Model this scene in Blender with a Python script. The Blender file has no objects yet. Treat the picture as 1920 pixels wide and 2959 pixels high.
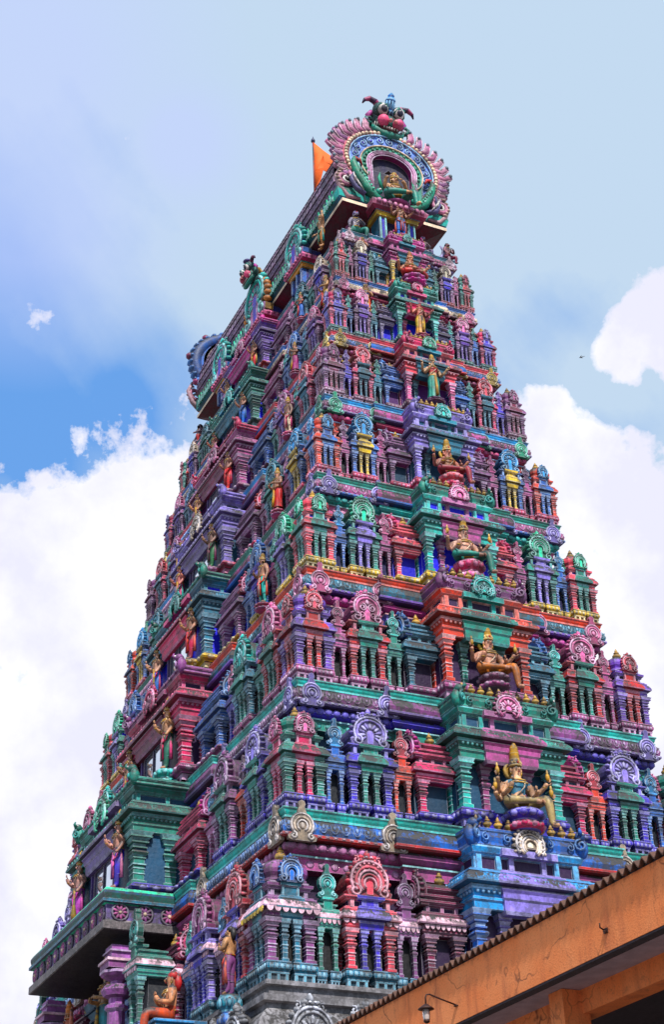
import bpy, math, random
import numpy as np
from mathutils import Matrix, Vector
random.seed(7)
PI = math.pi
G = 13.37                      # height of the first cornice line above the ground
COL = bpy.context.scene.collection

# ------------------------------------------------------------------ mesh helper
def lin(c):
    return tuple(((x/255)/12.92 if x/255 <= .04045 else ((x/255+.055)/1.055)**2.4) for x in c[:3])

def shade(c, f):
    return tuple(min(255, max(0, x*f)) for x in c[:3]) + tuple(c[3:])

def mixc(a, b, t):
    return tuple(a[i]*(1-t)+b[i]*t for i in range(3))

DEEP = .8; SAT = 1.32
class MB:
    def __init__(s):
        s.V = []; s.F = []; s.C = []; s.S = []; s.M = None
    def add(s, vs, fs, cols, smooth=False):
        o = len(s.V)
        if s.M is not None:
            m = s.M
            vs = [(m[0][0]*x+m[0][1]*y+m[0][2]*z+m[0][3], m[1][0]*x+m[1][1]*y+m[1][2]*z+m[1][3],
                   m[2][0]*x+m[2][1]*y+m[2][2]*z+m[2][3]) for x, y, z in vs]
        s.V.extend(vs)
        single = not isinstance(cols, list)
        for i, f in enumerate(fs):
            s.F.append(tuple(j+o for j in f)); s.C.append(cols if single else cols[i]); s.S.append(smooth)
    def mesh(s, name):
        me = bpy.data.meshes.new(name)
        me.from_pydata(s.V, [], s.F)
        me.polygons.foreach_set('use_smooth', s.S)
        at = me.color_attributes.new('paint', 'FLOAT_COLOR', 'CORNER')
        buf = []
        cache = {}
        for f, c in zip(s.F, s.C):
            if c not in cache:
                l = lin(c); y_ = .3*l[0]+.55*l[1]+.15*l[2]; k_ = DEEP+(.92-DEEP)*min(1, max(0, (y_-.28)/.4)); g_ = .3*l[0]+.55*l[1]+.15*l[2]; l = [max(.004, (g_+(v-g_)*SAT)*k_) for v in l]; cache[c] = (l[0], l[1], l[2], c[3] if len(c) > 3 else .7)
            l = cache[c]; j = random.uniform(.93, 1.07)
            buf.extend((l[0]*j, l[1]*j, l[2]*j, l[3])*len(f))
        at.data.foreach_set('color', buf)
        me.materials.append(MAT['paint'])
        return me
    def obj(s, name, parent=None, mat=None, loc=(0, 0, 0), rz=0):
        o = bpy.data.objects.new(name, s.mesh(name)); COL.objects.link(o)
        if mat: o.data.materials[0] = MAT[mat]
        o.location = loc; o.rotation_euler = (0, 0, rz)
        if parent: o.parent = parent
        return o

def rect(cx, cy, w, d):
    return [(cx-w/2, cy-d/2), (cx+w/2, cy-d/2), (cx+w/2, cy+d/2), (cx-w/2, cy+d/2)]

def ngon(cx, cy, rx, ry, n, p=2.0, a0=0):
    o = []
    for i in range(n):
        a = a0+2*PI*i/n; c, s_ = math.cos(a), math.sin(a)
        o.append((cx+rx*math.copysign(abs(c)**(2/p), c), cy+ry*math.copysign(abs(s_)**(2/p), s_)))
    return o

def loft(mb, out, prof, cols, top=None, bot=None, smooth=False):
    """outline (CCW) offset and lifted along prof [(offset, z)]; cols has one colour per segment"""
    n = len(out); mit = []
    for i in range(n):
        a, b, c = out[i-1], out[i], out[(i+1) % n]
        e1 = (b[0]-a[0], b[1]-a[1]); e2 = (c[0]-b[0], c[1]-b[1])
        l1 = math.hypot(*e1) or 1; l2 = math.hypot(*e2) or 1
        n1 = (e1[1]/l1, -e1[0]/l1); n2 = (e2[1]/l2, -e2[0]/l2)
        k = 1+n1[0]*n2[0]+n1[1]*n2[1]; k = max(k, .25)
        mit.append(((n1[0]+n2[0])/k, (n1[1]+n2[1])/k))
    vs = []; fs = []; cs = []
    for (o, z) in prof:
        vs += [(p[0]+m[0]*o, p[1]+m[1]*o, z) for p, m in zip(out, mit)]
    for r in range(len(prof)-1):
        c = cols[r % len(cols)] if isinstance(cols, list) else cols
        for i in range(n):
            j = (i+1) % n
            fs.append((r*n+i, r*n+j, (r+1)*n+j, (r+1)*n+i)); cs.append(c)
    if top is not None:
        b = (len(prof)-1)*n; fs.append(tuple(range(b, b+n))); cs.append(top)
    if bot is not None:
        fs.append(tuple(range(n-1, -1, -1))); cs.append(bot)
    mb.add(vs, fs, cs, smooth)

def box(mb, x0, x1, y0, y1, z0, z1, c):
    loft(mb, [(x0, y0), (x1, y0), (x1, y1), (x0, y1)], [(0, z0), (0, z1)], c, c, c)

def lathe(mb, cx, cy, prof, n, cols, z0=0, smooth=True, sx=1, sy=1):
    vs = []; fs = []; cs = []
    for (r, z) in prof:
        for i in range(n):
            a = 2*PI*i/n; vs.append((cx+sx*r*math.cos(a), cy+sy*r*math.sin(a), z0+z))
    for r in range(len(prof)-1):
        c = cols[r % len(cols)] if isinstance(cols, list) else cols
        for i in range(n):
            j = (i+1) % n; fs.append((r*n+i, r*n+j, (r+1)*n+j, (r+1)*n+i)); cs.append(c)
    c = cols[-1] if isinstance(cols, list) else cols
    b = (len(prof)-1)*n
    fs.append(tuple(range(b, b+n))); cs.append(c); fs.append(tuple(range(n-1, -1, -1))); cs.append(c)
    mb.add(vs, fs, cs, smooth)

def ell(mb, c, r, col, nu=8, nv=5, rot=None):
    vs = [(0, 0, -1)]; fs = []
    for v in range(1, nv):
        t = PI*v/nv-PI/2
        for u in range(nu):
            a = 2*PI*u/nu; vs.append((math.cos(t)*math.cos(a), math.cos(t)*math.sin(a), math.sin(t)))
    vs.append((0, 0, 1)); L = len(vs)-1
    for u in range(nu):
        w = (u+1) % nu
        fs.append((0, 1+w, 1+u))
        for v in range(nv-2):
            b = 1+v*nu; fs.append((b+u, b+w, b+nu+w, b+nu+u))
        b = 1+(nv-2)*nu; fs.append((b+u, b+w, L))
    out = []
    for p in vs:
        q = Vector((p[0]*r[0], p[1]*r[1], p[2]*r[2]))
        if rot is not None: q = rot @ q
        out.append((q.x+c[0], q.y+c[1], q.z+c[2]))
    mb.add(out, fs, col, True)

def tube(mb, pts, rad, n, col, caps=True, smooth=True):
    pts = [Vector(p) for p in pts]; m = len(pts)
    if not isinstance(rad, (list, tuple)): rad = [rad]*m
    vs = []; fs = []; up = None
    for i in range(m):
        t = (pts[min(i+1, m-1)]-pts[max(i-1, 0)]).normalized()
        if up is None:
            up = Vector((0, 0, 1)) if abs(t.z) < .9 else Vector((0, -1, 0))
        a = up.cross(t)
        if a.length < 1e-4: a = Vector((1, 0, 0)).cross(t)
        a.normalize(); b = t.cross(a); up = b
        for k in range(n):
            an = 2*PI*k/n; p = pts[i]+(a*math.cos(an)+b*math.sin(an))*rad[i]; vs.append(tuple(p))
    for i in range(m-1):
        for k in range(n):
            j = (k+1) % n; fs.append((i*n+k, i*n+j, (i+1)*n+j, (i+1)*n+k))
    if caps:
        fs.append(tuple(range(n-1, -1, -1))); fs.append(tuple(range((m-1)*n, m*n)))
    if isinstance(col, list):
        cs = []
        for i in range(m-1): cs += [col[i % len(col)]]*n
        if caps: cs += [col[0], col[0]]
        col = cs
    mb.add(vs, fs, col, smooth)

def plate(mb, pts, y0, y1, cf, cs, cb=None):
    """outline in x,z (counter-clockwise seen from -y) extruded from y0 (front) to y1"""
    n = len(pts)
    vs = [(x, y0, z) for x, z in pts]+[(x, y1, z) for x, z in pts]
    fs = [tuple(range(n))]; cc = [cf]
    fs.append(tuple(range(2*n-1, n-1, -1))); cc.append(cb or cs)
    for i in range(n):
        j = (i+1) % n; fs.append((i, n+i, n+j, j)); cc.append(cs)
    mb.add(vs, fs, cc)

def arc(cx, cz, r, a0, a1, n, y, sx=1.0, sz=1.0):
    return [(cx+sx*r*math.cos(math.radians(a0+(a1-a0)*i/n)), y, cz+sz*r*math.sin(math.radians(a0+(a1-a0)*i/n))) for i in range(n+1)]

def spiral(cx, cz, r, turns, y, s=1, a0=90, n=12):
    return [(cx+s*r*(1-.8*i/n)*math.cos(math.radians(a0)+turns*2*PI*i/n), y, cz+r*(1-.8*i/n)*math.sin(math.radians(a0)+turns*2*PI*i/n)) for i in range(n+1)]

# ------------------------------------------------------------------ materials
MAT = {}
def newmat(name):
    m = bpy.data.materials.new(name); m.use_nodes = True
    nt = m.node_tree; b = nt.nodes['Principled BSDF']; MAT[name] = m
    return nt, b, nt.nodes, nt.links

def noise(N, L, vec, scale, detail=4, rough=.55):
    n = N.new('ShaderNodeTexNoise'); n.inputs['Scale'].default_value = scale
    n.inputs['Detail'].default_value = detail; n.inputs['Roughness'].default_value = rough
    L.new(vec, n.inputs['Vector']); return n.outputs['Fac']

def ramp(N, L, fac, stops):
    r = N.new('ShaderNodeValToRGB'); e = r.color_ramp.elements
    while len(e) < len(stops): e.new(.5)
    for k, (p, v) in enumerate(stops):
        e[k].position = p; e[k].color = (v, v, v, 1) if not isinstance(v, tuple) else v+(1,)
    L.new(fac, r.inputs['Fac']); return r.outputs['Color']

def math_(N, L, op, a, b=None, c=None, clamp=False):
    m = N.new('ShaderNodeMath'); m.operation = op; m.use_clamp = clamp
    for i, v in enumerate((a, b, c)):
        if v is None: continue
        if isinstance(v, (int, float)): m.inputs[i].default_value = v
        else: L.new(v, m.inputs[i])
    return m.outputs[0]

def mix(N, L, fac, a, b, mode='MIX'):
    m = N.new('ShaderNodeMix'); m.data_type = 'RGBA'; m.blend_type = mode
    for key, v in ((0, fac), (6, a), (7, b)):
        if isinstance(v, (int, float)): m.inputs[key].default_value = v
        elif isinstance(v, tuple): m.inputs[key].default_value = v+(1,)
        else: L.new(v, m.inputs[key])
    return m.outputs[2]

def scaled(N, L, vec, s):
    m = N.new('ShaderNodeVectorMath'); m.operation = 'MULTIPLY'; m.inputs[1].default_value = s
    L.new(vec, m.inputs[0]); return m.outputs[0]

def paint_material(name, carve=.25, rough=.55, dirt=1.0, edges=True):
    nt, b, N, L = newmat(name)
    at = N.new('ShaderNodeAttribute'); at.attribute_name = 'paint'
    geo = N.new('ShaderNodeNewGeometry'); pos = geo.outputs['Position']
    sep = N.new('ShaderNodeSeparateXYZ'); L.new(geo.outputs['Normal'], sep.inputs[0])
    up = math_(N, L, 'MAXIMUM', sep.outputs['Z'], 0.0)
    n1 = noise(N, L, pos, 2.3, 6, .65); n2 = noise(N, L, pos, 13, 5, .6)
    bv = N.new('ShaderNodeBevel'); bv.samples = 4; bv.inputs['Radius'].default_value = .021
    dp = N.new('ShaderNodeVectorMath'); dp.operation = 'DOT_PRODUCT'; L.new(bv.outputs[0], dp.inputs[0]); L.new(geo.outputs['Normal'], dp.inputs[1])
    edge = ramp(N, L, dp.outputs['Value'], [(.86, 1.0), (.97, 0.0)]) if edges else None
    st = noise(N, L, scaled(N, L, pos, (9, 9, .9)), 1.0, 4, .6)
    fade = ramp(N, L, n2, [(.35, 0.0), (.75, 1.0)])
    brt = mix(N, L, 1.0, at.outputs['Color'], (1.55, 1.5, 1.55), 'MULTIPLY')
    col = mix(N, L, math_(N, L, 'MULTIPLY', fade, .55), at.outputs['Color'], mix(N, L, .02, brt, (.7, .62, .7)))
    fd = ramp(N, L, noise(N, L, pos, 1.1, 4, .6), [(.42, 0.0), (.68, 1.0)])
    col = mix(N, L, fd, col, mix(N, L, 1.0, col, (1.3, 1.32, 1.38), 'MULTIPLY'))     # sun-bleached areas
    if edges: col = mix(N, L, math_(N, L, 'MULTIPLY', edge, .62), col, (.76, .74, .84))   # arrises picked out in pale paint
    # soot and lichen: blotches, streaks, and a film on ledges that face the rain
    blot = ramp(N, L, math_(N, L, 'ADD', math_(N, L, 'MULTIPLY', n1, .62), math_(N, L, 'MULTIPLY', n2, .38)), [(.405, 0.0), (.55, 1.0)])
    strk = ramp(N, L, st, [(.46, 0.0), (.66, 1.0)])
    wear = math_(N, L, 'MULTIPLY_ADD', up, .95, at.outputs['Alpha'])
    g = math_(N, L, 'MULTIPLY', math_(N, L, 'MAXIMUM', blot, math_(N, L, 'MULTIPLY', strk, .7)), wear)
    g = math_(N, L, 'MULTIPLY', g, dirt*.92, clamp=True)
    dcol = mix(N, L, n2, (.012, .012, .016), (.075, .07, .07))
    col = mix(N, L, g, col, dcol)
    L.new(col, b.inputs['Base Color'])
    b.inputs['Roughness'].default_value = rough
    b.inputs['Specular IOR Level'].default_value = .35
    vor = N.new('ShaderNodeTexVoronoi'); vor.inputs['Scale'].default_value = 11; L.new(pos, vor.inputs['Vector'])
    h = math_(N, L, 'ADD', math_(N, L, 'MULTIPLY', vor.outputs['Distance'], carve), math_(N, L, 'MULTIPLY', n2, .5))
    bp = N.new('ShaderNodeBump'); bp.inputs['Strength'].default_value = .55; bp.inputs['Distance'].default_value = .03
    L.new(h, bp.inputs['Height']); L.new(bp.outputs['Normal'], b.inputs['Normal'])

def simple_material(name, c, rough=.7, metal=0, var=.2, scale=6, bump=.3, c2=None, dist=.02, em=None):
    nt, b, N, L = newmat(name)
    geo = N.new('ShaderNodeNewGeometry'); pos = geo.outputs['Position']
    n1 = noise(N, L, pos, scale, 6, .65); n2 = noise(N, L, pos, scale*9, 3, .6)
    base = lin(c); dark = lin(c2) if c2 else tuple(x*(1-var) for x in base)
    col = mix(N, L, ramp(N, L, n1, [(.35, 0.0), (.7, 1.0)]), base, dark)
    col = mix(N, L, math_(N, L, 'MULTIPLY', n2, var), col, tuple(x*.35 for x in base))
    L.new(col, b.inputs['Base Color']); b.inputs['Roughness'].default_value = rough; b.inputs['Metallic'].default_value = metal
    bp = N.new('ShaderNodeBump'); bp.inputs['Strength'].default_value = bump; bp.inputs['Distance'].default_value = dist
    L.new(n2, bp.inputs['Height']); L.new(bp.outputs['Normal'], b.inputs['Normal'])
    return nt, b, N, L

paint_material('paint')
paint_material('statue', carve=.12, rough=.5, dirt=.95, edges=False)
paint_material('stone', carve=.3, rough=.85, dirt=1.1, edges=False)
def orange_wall():
    nt, b, N, L = newmat('orange wall')
    geo = N.new('ShaderNodeNewGeometry'); pos = geo.outputs['Position']
    n1 = noise(N, L, pos, 1.1, 6, .6); n2 = noise(N, L, pos, 42, 3, .7); n3 = noise(N, L, scaled(N, L, pos, (3, 3, .5)), 1.6, 5, .6)
    col = mix(N, L, ramp(N, L, n1, [(.3, 0.0), (.75, 1.0)]), lin((240, 126, 62)), lin((246, 152, 94)))
    col = mix(N, L, math_(N, L, 'MULTIPLY', ramp(N, L, n2, [(.52, 0.0), (.7, 1.0)]), .45), col, lin((150, 62, 40)))
    col = mix(N, L, math_(N, L, 'MULTIPLY', ramp(N, L, n3, [(.5, 0.0), (.75, 1.0)]), .55), col, lin((150, 70, 50)))
    n4 = noise(N, L, pos, 5.5, 8, .75); sep = N.new('ShaderNodeSeparateXYZ'); L.new(pos, sep.inputs[0])
    topg = math_(N, L, 'MULTIPLY_ADD', sep.outputs['Z'], 4.2, -4.2*6.86, clamp=True)       # soot washed down from the sheet edge
    gr = ramp(N, L, math_(N, L, 'MULTIPLY_ADD', topg, .35, n4), [(.56, 0.0), (.78, 1.0)])
    col = mix(N, L, math_(N, L, 'MULTIPLY', gr, .75), col, lin((84, 48, 44)))
    vd = N.new('ShaderNodeVectorMath'); vd.operation = 'MULTIPLY_ADD'; nz_ = N.new('ShaderNodeTexNoise'); nz_.inputs['Scale'].default_value = 3; L.new(pos, nz_.inputs['Vector'])
    L.new(nz_.outputs['Color'], vd.inputs[0]); vd.inputs[1].default_value = (.5, .5, .5); L.new(pos, vd.inputs[2])
    vc = N.new('ShaderNodeTexVoronoi'); vc.feature = 'DISTANCE_TO_EDGE'; vc.inputs['Scale'].default_value = .75; L.new(vd.outputs[0], vc.inputs['Vector'])
    crk = math_(N, L, 'MULTIPLY', ramp(N, L, vc.outputs['Distance'], [(.0, 1.0), (.012, 0.0)]), ramp(N, L, n1, [(.45, 0.0), (.6, .8)]))
    col = mix(N, L, crk, col, lin((70, 36, 28)))
    L.new(col, b.inputs['Base Color']); b.inputs['Roughness'].default_value = .9
    bp = N.new('ShaderNodeBump'); bp.inputs['Strength'].default_value = .5; bp.inputs['Distance'].default_value = .012
    L.new(n2, bp.inputs['Height']); L.new(bp.outputs['Normal'], b.inputs['Normal'])
orange_wall()
simple_material('soffit', (176, 156, 170), .9, var=.35, scale=4)
simple_material('sheet', (112, 74, 58), .85, var=.5, scale=3, c2=(40, 32, 32))
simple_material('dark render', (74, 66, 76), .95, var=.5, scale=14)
simple_material('ground', (126, 118, 112), .9, var=.3, scale=.6, c2=(96, 88, 84))
simple_material('iron', (70, 40, 34), .5, .5, var=.4, scale=20)
simple_material('flag', (246, 104, 22), .8, var=.12, scale=3)
simple_material('feather', (30, 28, 30), .7)
nt, b, N, L = newmat('lamp glass')
b.inputs['Base Color'].default_value = (.75, .68, .66, 1); b.inputs['Roughness'].default_value = .12; b.inputs['Transmission Weight'].default_value = .45
nt, b, N, L = newmat('window glass')
b.inputs['Base Color'].default_value = (.55, .66, .78, 1); b.inputs['Metallic'].default_value = .85; b.inputs['Roughness'].default_value = .04
nn = N.new('ShaderNodeNewGeometry'); nz = noise(N, L, nn.outputs['Position'], 1.6, 2)
bp = N.new('ShaderNodeBump'); bp.inputs['Strength'].default_value = .12; bp.inputs['Distance'].default_value = .05
L.new(nz, bp.inputs['Height']); L.new(bp.outputs['Normal'], b.inputs['Normal'])

# ------------------------------------------------------------------ palette (paint, sRGB)
PAL = dict(
    tur=(58, 190, 180), teal=(16, 116, 142), dteal=(8, 84, 116), green=(10, 136, 122), dgreen=(8, 98, 92), mint=(88, 206, 166),
    sky=(74, 160, 222), blue=(46, 108, 190), cobalt=(22, 42, 196), navy=(24, 24, 92), indigo=(74, 62, 190), lav=(150, 136, 220), violet=(122, 86, 190),
    pur=(104, 48, 130), dpur=(54, 26, 74), mauve=(180, 96, 150), mag=(202, 62, 150), pink=(232, 124, 172), rose=(210, 60, 110), salmon=(234, 98, 112),
    red=(192, 36, 62), maroon=(124, 28, 74), orange=(228, 92, 74), brown=(130, 74, 104), rosebrown=(140, 84, 138), gold=(196, 154, 74), yellow=(228, 196, 92),
    cream=(236, 214, 190), pale=(244, 204, 220), white=(238, 232, 228), grey=(150, 148, 152), slate=(112, 94, 150), skin=(222, 150, 112), tan=(188, 118, 72), black=(16, 14, 18))
def P(n): return PAL[n]
def lite(c, t=.55): return mixc(c, (228, 230, 242), t)
def worn(c, w=.8): return tuple(c[:3])+(w,)

# ------------------------------------------------------------------ ornament prototypes
def pillar_mb(w, h, c, n=None):
    mb = MB(); e = lite(c, .62); d = shade(c, .7)
    prof = [(.16, 0), (.16, .07), (.03, .075), (.03, .09), (.0, .10), (.0, .2), (.05, .203), (.05, .218), (.0, .221), (.0, .3), (.05, .303), (.05, .318), (.0, .321), (.0, .37), (.1, .375), (.1, .40), (.0, .405), (.0, .5), (.08, .505), (.08, .525), (-.04, .53),
            (.16, .57), (.24, .61), (.16, .645), (-.06, .66), (-.06, .69), (.14, .70), (.14, .725), (.02, .73), (.06, .78), (.22, .80), (.22, .825), (.14, .83), (.3, .89), (.42, .895), (.42, .92), (.36, .925), (.5, 1.0)]
    cols = [c, c, e, c, c, e, e, e, c, e, e, e, c, c, e, e, c, c, c, e, e, d, c, c, d, c, c, e, e, c, c, c, e, c, c, c, e, c]
    loft(mb, rect(0, 0, w*.78, w*.78), [(o*w, z*h) for o, z in prof], cols, c)
    return mb

def beads(mb, p0, p1, z, step, r, col, nu=6, nv=4):
    p0 = Vector((p0[0], p0[1], z)); p1 = Vector((p1[0], p1[1], z)); d = p1-p0; n = max(1, int(round(d.length/step)))
    a = math.atan2(d.y, d.x); rot = Matrix.Rotation(a, 3, 'Z')
    for i in range(n):
        q = p0+d*((i+.5)/n); ell(mb, q, r, col, nu, nv, rot)

def uscrolls(mb, p0, p1, z, step, h, col, rt=.018, down=True):
    """row of U shaped petals in relief"""
    p0 = Vector((p0[0], p0[1], 0)); p1 = Vector((p1[0], p1[1], 0)); d = p1-p0; n = max(1, int(round(d.length/step))); s = d.length/n
    u = d.normalized()
    for i in range(n):
        q = p0+u*(s*(i+.5)); pts = []
        for k in range(6):
            a = PI*k/5; sg = -1 if down else 1
            pts.append((q.x+u.x*math.cos(a)*s*.38, q.y+u.y*math.cos(a)*s*.38, z+sg*math.sin(a)*h))
        tube(mb, pts, rt, 4, col, False)

def lotus(mb, cx, cy, w, d, z0, z1, c, faces='fr'):
    h = z1-z0
    e = lite(c, .6)
    loft(mb, rect(cx, cy, w*.9, d*.9), [(-.02, z0), (.0, z0+.12*h), (.05*w, z0+.3*h), (.075*w, z0+.5*h), (.06*w, z0+.72*h), (0, z0+.88*h), (.02, z0+.89*h), (.02, z1)],
         [c, shade(c, .8), c, worn(c, .6), worn(c, .6), e, worn(c, .5)], worn(c, .6))
    st = max(.1, w/5)
    zz = z0+.5*h; o = .06*w
    for f in faces:
        x0, x1, y0, y1 = cx-w*.43, cx+w*.43, cy-d*.43, cy+d*.43
        seg = {'f': ((x0, y0-o-.02*w), (x1, y0-o-.02*w)), 'r': ((x1+o+.02*w, y0), (x1+o+.02*w, y1)), 'l': ((x0-o-.02*w, y1), (x0-o-.02*w, y0))}[f]
        beads(mb, seg[0], seg[1], zz, st, (st*.38, .035*w+.01, h*.27), e)

def horseshoe(w, h, n=16):
    """arched medallion outline in x,z standing on z=0, CCW from -y"""
    r = w*.47; cz = h-r*1.06
    pts = [(w*.40, 0), (w*.52, h*.03), (w*.55, h*.14), (w*.46, h*.2)]
    a0 = math.degrees(math.asin(max(-.95, (h*.26-cz)/r)))
    for i in range(n+1):
        a = math.radians(a0+(180-2*a0)*i/n); pts.append((r*math.cos(a), cz+r*math.sin(a)+(.08*r*max(0, 1-abs(a-PI/2)/.5))))
    pts += [(-w*.46, h*.2), (-w*.55, h*.14), (-w*.52, h*.03), (-w*.40, 0)]
    return pts, cz, r

STYLE = [0]
def nasi_mb(w, h, c, depth=.12, crown=True, rings=4, back=None, hole=None, face=None):
    """painted horseshoe gable medallion, front towards -y"""
    mb = MB(); hh = h*(.80 if crown else .95)
    pts, cz, r = horseshoe(w, hh)
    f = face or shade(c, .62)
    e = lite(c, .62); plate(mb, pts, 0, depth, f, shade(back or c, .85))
    rt = w*.036
    tube(mb, arc(0, cz, r*.95, -35, 215, 18, -.005), rt, 5, e)
    style = STYLE[0]
    fr = [[.72, .58, .44, .31], [.8], [.8]][style][:rings]
    for i, q in enumerate(fr):
        tube(mb, arc(0, cz-h*.02*(i+1), r*q, -50, 230, 14, -.01-.008*i), rt*(1.15-.1*i), 5, [lite(c, .15), e][i % 2])
    if style == 1:
        for s in (-1, 1):
            tube(mb, spiral(s*r*.33, cz-h*.0, r*.3, 1.5, -.02, s, 90, 16), rt*.8, 4, e); tube(mb, spiral(s*r*.42, cz-h*.2, r*.26, 1.3, -.02, -s, 200, 12), rt*.75, 4, lite(c, .35))
        ell(mb, (0, -.02, cz+r*.42), (r*.13, .03, r*.2), e, 7, 5)
    if style == 2:
        for i in range(11):
            a = math.radians(-35+250*i/10); ell(mb, (r*.5*math.cos(a), -.012, cz-h*.04+r*.5*math.sin(a)), (r*.24, .025, r*.085), e if i % 2 else lite(c, .25), 6, 4, Matrix.Rotation(-a, 3, 'Y'))
    if w > .55 and style == 0:
        for i in range(15):
            a = math.radians(-30+240*i/14); ell(mb, (r*.84*math.cos(a), -.015, cz+r*.84*math.sin(a)), (w*.034, .02, w*.034), lite(c, .5), 5, 4)
    nl = 13
    for i in range(nl):
        a = math.radians(-22+224*i/(nl-1)); q = Vector((math.cos(a), 0, math.sin(a)))
        ell(mb, (r*1.06*q.x, depth*.35, cz+r*1.06*q.z), (w*.075, depth*.4, w*.05), shade(c, .9) if i % 2 else lite(c, .25), 6, 4, Matrix.Rotation(-a, 3, 'Y'))
    for i in range(9 if style == 0 else 0):
        a = math.radians(-10+200*i/8); ell(mb, (r*.65*math.cos(a), -.012, cz-h*.02+r*.65*math.sin(a)), (w*.022, .02, w*.05), lite(c, .35), 5, 4, Matrix.Rotation(PI/2-a, 3, 'Y'))
    for s in (-1, 1):
        tube(mb, spiral(s*w*.36, hh*.14, w*.15, 1.25, -.02, s), [rt*.9]*12+[rt*.5], 5, e)
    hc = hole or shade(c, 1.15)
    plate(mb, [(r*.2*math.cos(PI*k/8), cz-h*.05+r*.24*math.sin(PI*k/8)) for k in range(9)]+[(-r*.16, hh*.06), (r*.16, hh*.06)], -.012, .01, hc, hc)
    if crown:
        z = hh*.99; d = depth*.4
        ell(mb, (0, d, z+h*.03), (w*.2, depth*.55, h*.06), shade(c, .7), 8, 5)
        for s in (-1, 1):
            ell(mb, (s*w*.15, d-.02, z+h*.055), (w*.085, depth*.4, h*.055), c, 7, 5)
            tube(mb, spiral(s*w*.27, z-h*.0, w*.09, 1.1, d-.02, s, 60, 8), rt*.7, 4, lite(c, .4))
            ell(mb, (s*w*.06, d-depth*.5, z+h*.045), (w*.035, .02, h*.02), lite(c, .8), 6, 4)
        ell(mb, (0, d, z+h*.12), (w*.075, depth*.35, h*.08), c, 7, 5)
        ell(mb, (0, d, z+h*.175), (w*.04, depth*.22, h*.05), lite(c, .3), 6, 4)
    return mb

def drop_mb(w, h, c, depth=.07, c2=None):
    """small teardrop medallion with a stalk"""
    mb = MB(); hh = h*.72; pts, cz, r = horseshoe(w, hh, 12)
    k = len(pts)//2
    stalk = [(w*.16, hh*.97), (w*.1, h*.84), (w*.14, h*.9), (w*.1, h*.97), (0, h), (-w*.1, h*.97), (-w*.14, h*.9), (-w*.1, h*.84), (-w*.16, hh*.97)]
    pts = pts[:k]+stalk+pts[k+1:]
    e = lite(c, .6); plate(mb, pts, 0, depth, shade(c, .68), shade(c, .75))
    tube(mb, arc(0, cz, r*.9, -40, 220, 12, -.005), w*.04, 4, e)
    tube(mb, arc(0, cz-h*.015, r*.66, -50, 230, 10, -.008), w*.045, 4, lite(c, .2))
    tube(mb, arc(0, cz-h*.02, r*.42, -60, 240, 9, -.012), w*.04, 4, c2 or e)
    ell(mb, (0, -.01, cz-h*.02), (w*.09, .03, w*.13), lite(c, .35), 6, 4)
    for s in (-1, 1): tube(mb, spiral(s*w*.34, hh*.15, w*.14, 1.1, -.01, s, 90, 8), w*.05, 4, e)
    return mb

def pot_mb(h, c=None):
    mb = MB(); c = c or P('gold'); e = lite(c, .3); d = shade(c, .55)
    lathe(mb, 0, 0, [(.2*h, 0), (.22*h, .05*h), (.14*h, .1*h), (.13*h, .14*h), (.27*h, .24*h), (.33*h, .36*h), (.27*h, .48*h), (.14*h, .55*h), (.13*h, .58*h), (.21*h, .61*h), (.2*h, .66*h), (.1*h, .7*h), (.12*h, .78*h), (.07*h, .9*h), (.01*h, h)], 9,
          [c, d, c, c, e, c, c, d, e, c, d, c, e, c])
    return mb

# ------------------------------------------------------------------ tower root and part copies
tower = bpy.data.objects.new('temple_tower', None); COL.objects.link(tower)
tower.location = (0, 0, G); tower['category'] = 'temple tower'
tower['label'] = 'tall tapering temple tower covered in brightly painted tiers of pavilions and arches'

def group_part(name, mb, subs):
    """a part mesh and its sub-parts: subs = [(name, mesh, loc, rz)]"""
    o = bpy.data.objects.new(name, mb.mesh(name)); COL.objects.link(o); o.parent = tower
    for nm, me, loc, rz in subs:
        c = bpy.data.objects.new(nm, me); COL.objects.link(c); c.parent = o
        c.location = loc; c.rotation_euler = (0, 0, rz)
    return o

class Proto:
    def __init__(s, name, mb, subs): s.a = (name, mb, subs); s.o = None
    def put(s, loc, rz=0):
        if s.o is None:
            s.o = group_part(*s.a); o = s.o
        else:
            o = s.o.copy(); COL.objects.link(o); o.parent = tower
            for ch in s.o.children:
                c = ch.copy(); COL.objects.link(c); c.parent = o
        o.location = loc; o.rotation_euler = (0, 0, rz+(random.uniform(-.012, .012) if s.a[0] != 'central_bay' else 0))
        if s.a[0] != 'central_bay': o.scale = (random.uniform(.97, 1.02), random.uniform(.97, 1.02), random.uniform(.97, 1.025))
        return o
# ------------------------------------------------------------------ pavilions
def feet(mb, cx, cy, w, d, z1, c):
    loft(mb, rect(cx, cy, w*.74, d*.74), [(0, 0), (0, z1)], shade(c, .55))
    e = lite(c, .5)
    loft(mb, rect(cx, cy, w*.8, d*.8), [(.02, z1*.8), (.03, z1)], e, e, e)
    n = 3
    for i in range(n):
        x = cx-w*.36+w*.72*i/(n-1); bw = w*.055
        box(mb, x-bw, x+bw, cy-d*.4-.015, cy-d*.3, 0, z1*.8, e)
    for i in range(n):
        y = cy-d*.36+d*.72*i/(n-1); bw = w*.055
        box(mb, cx+w*.3, cx+w*.4+.015, y-bw, y+bw, 0, z1*.8, e)
        box(mb, cx-w*.4-.015, cx-w*.3, y-bw, y+bw, 0, z1*.8, e)

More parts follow.
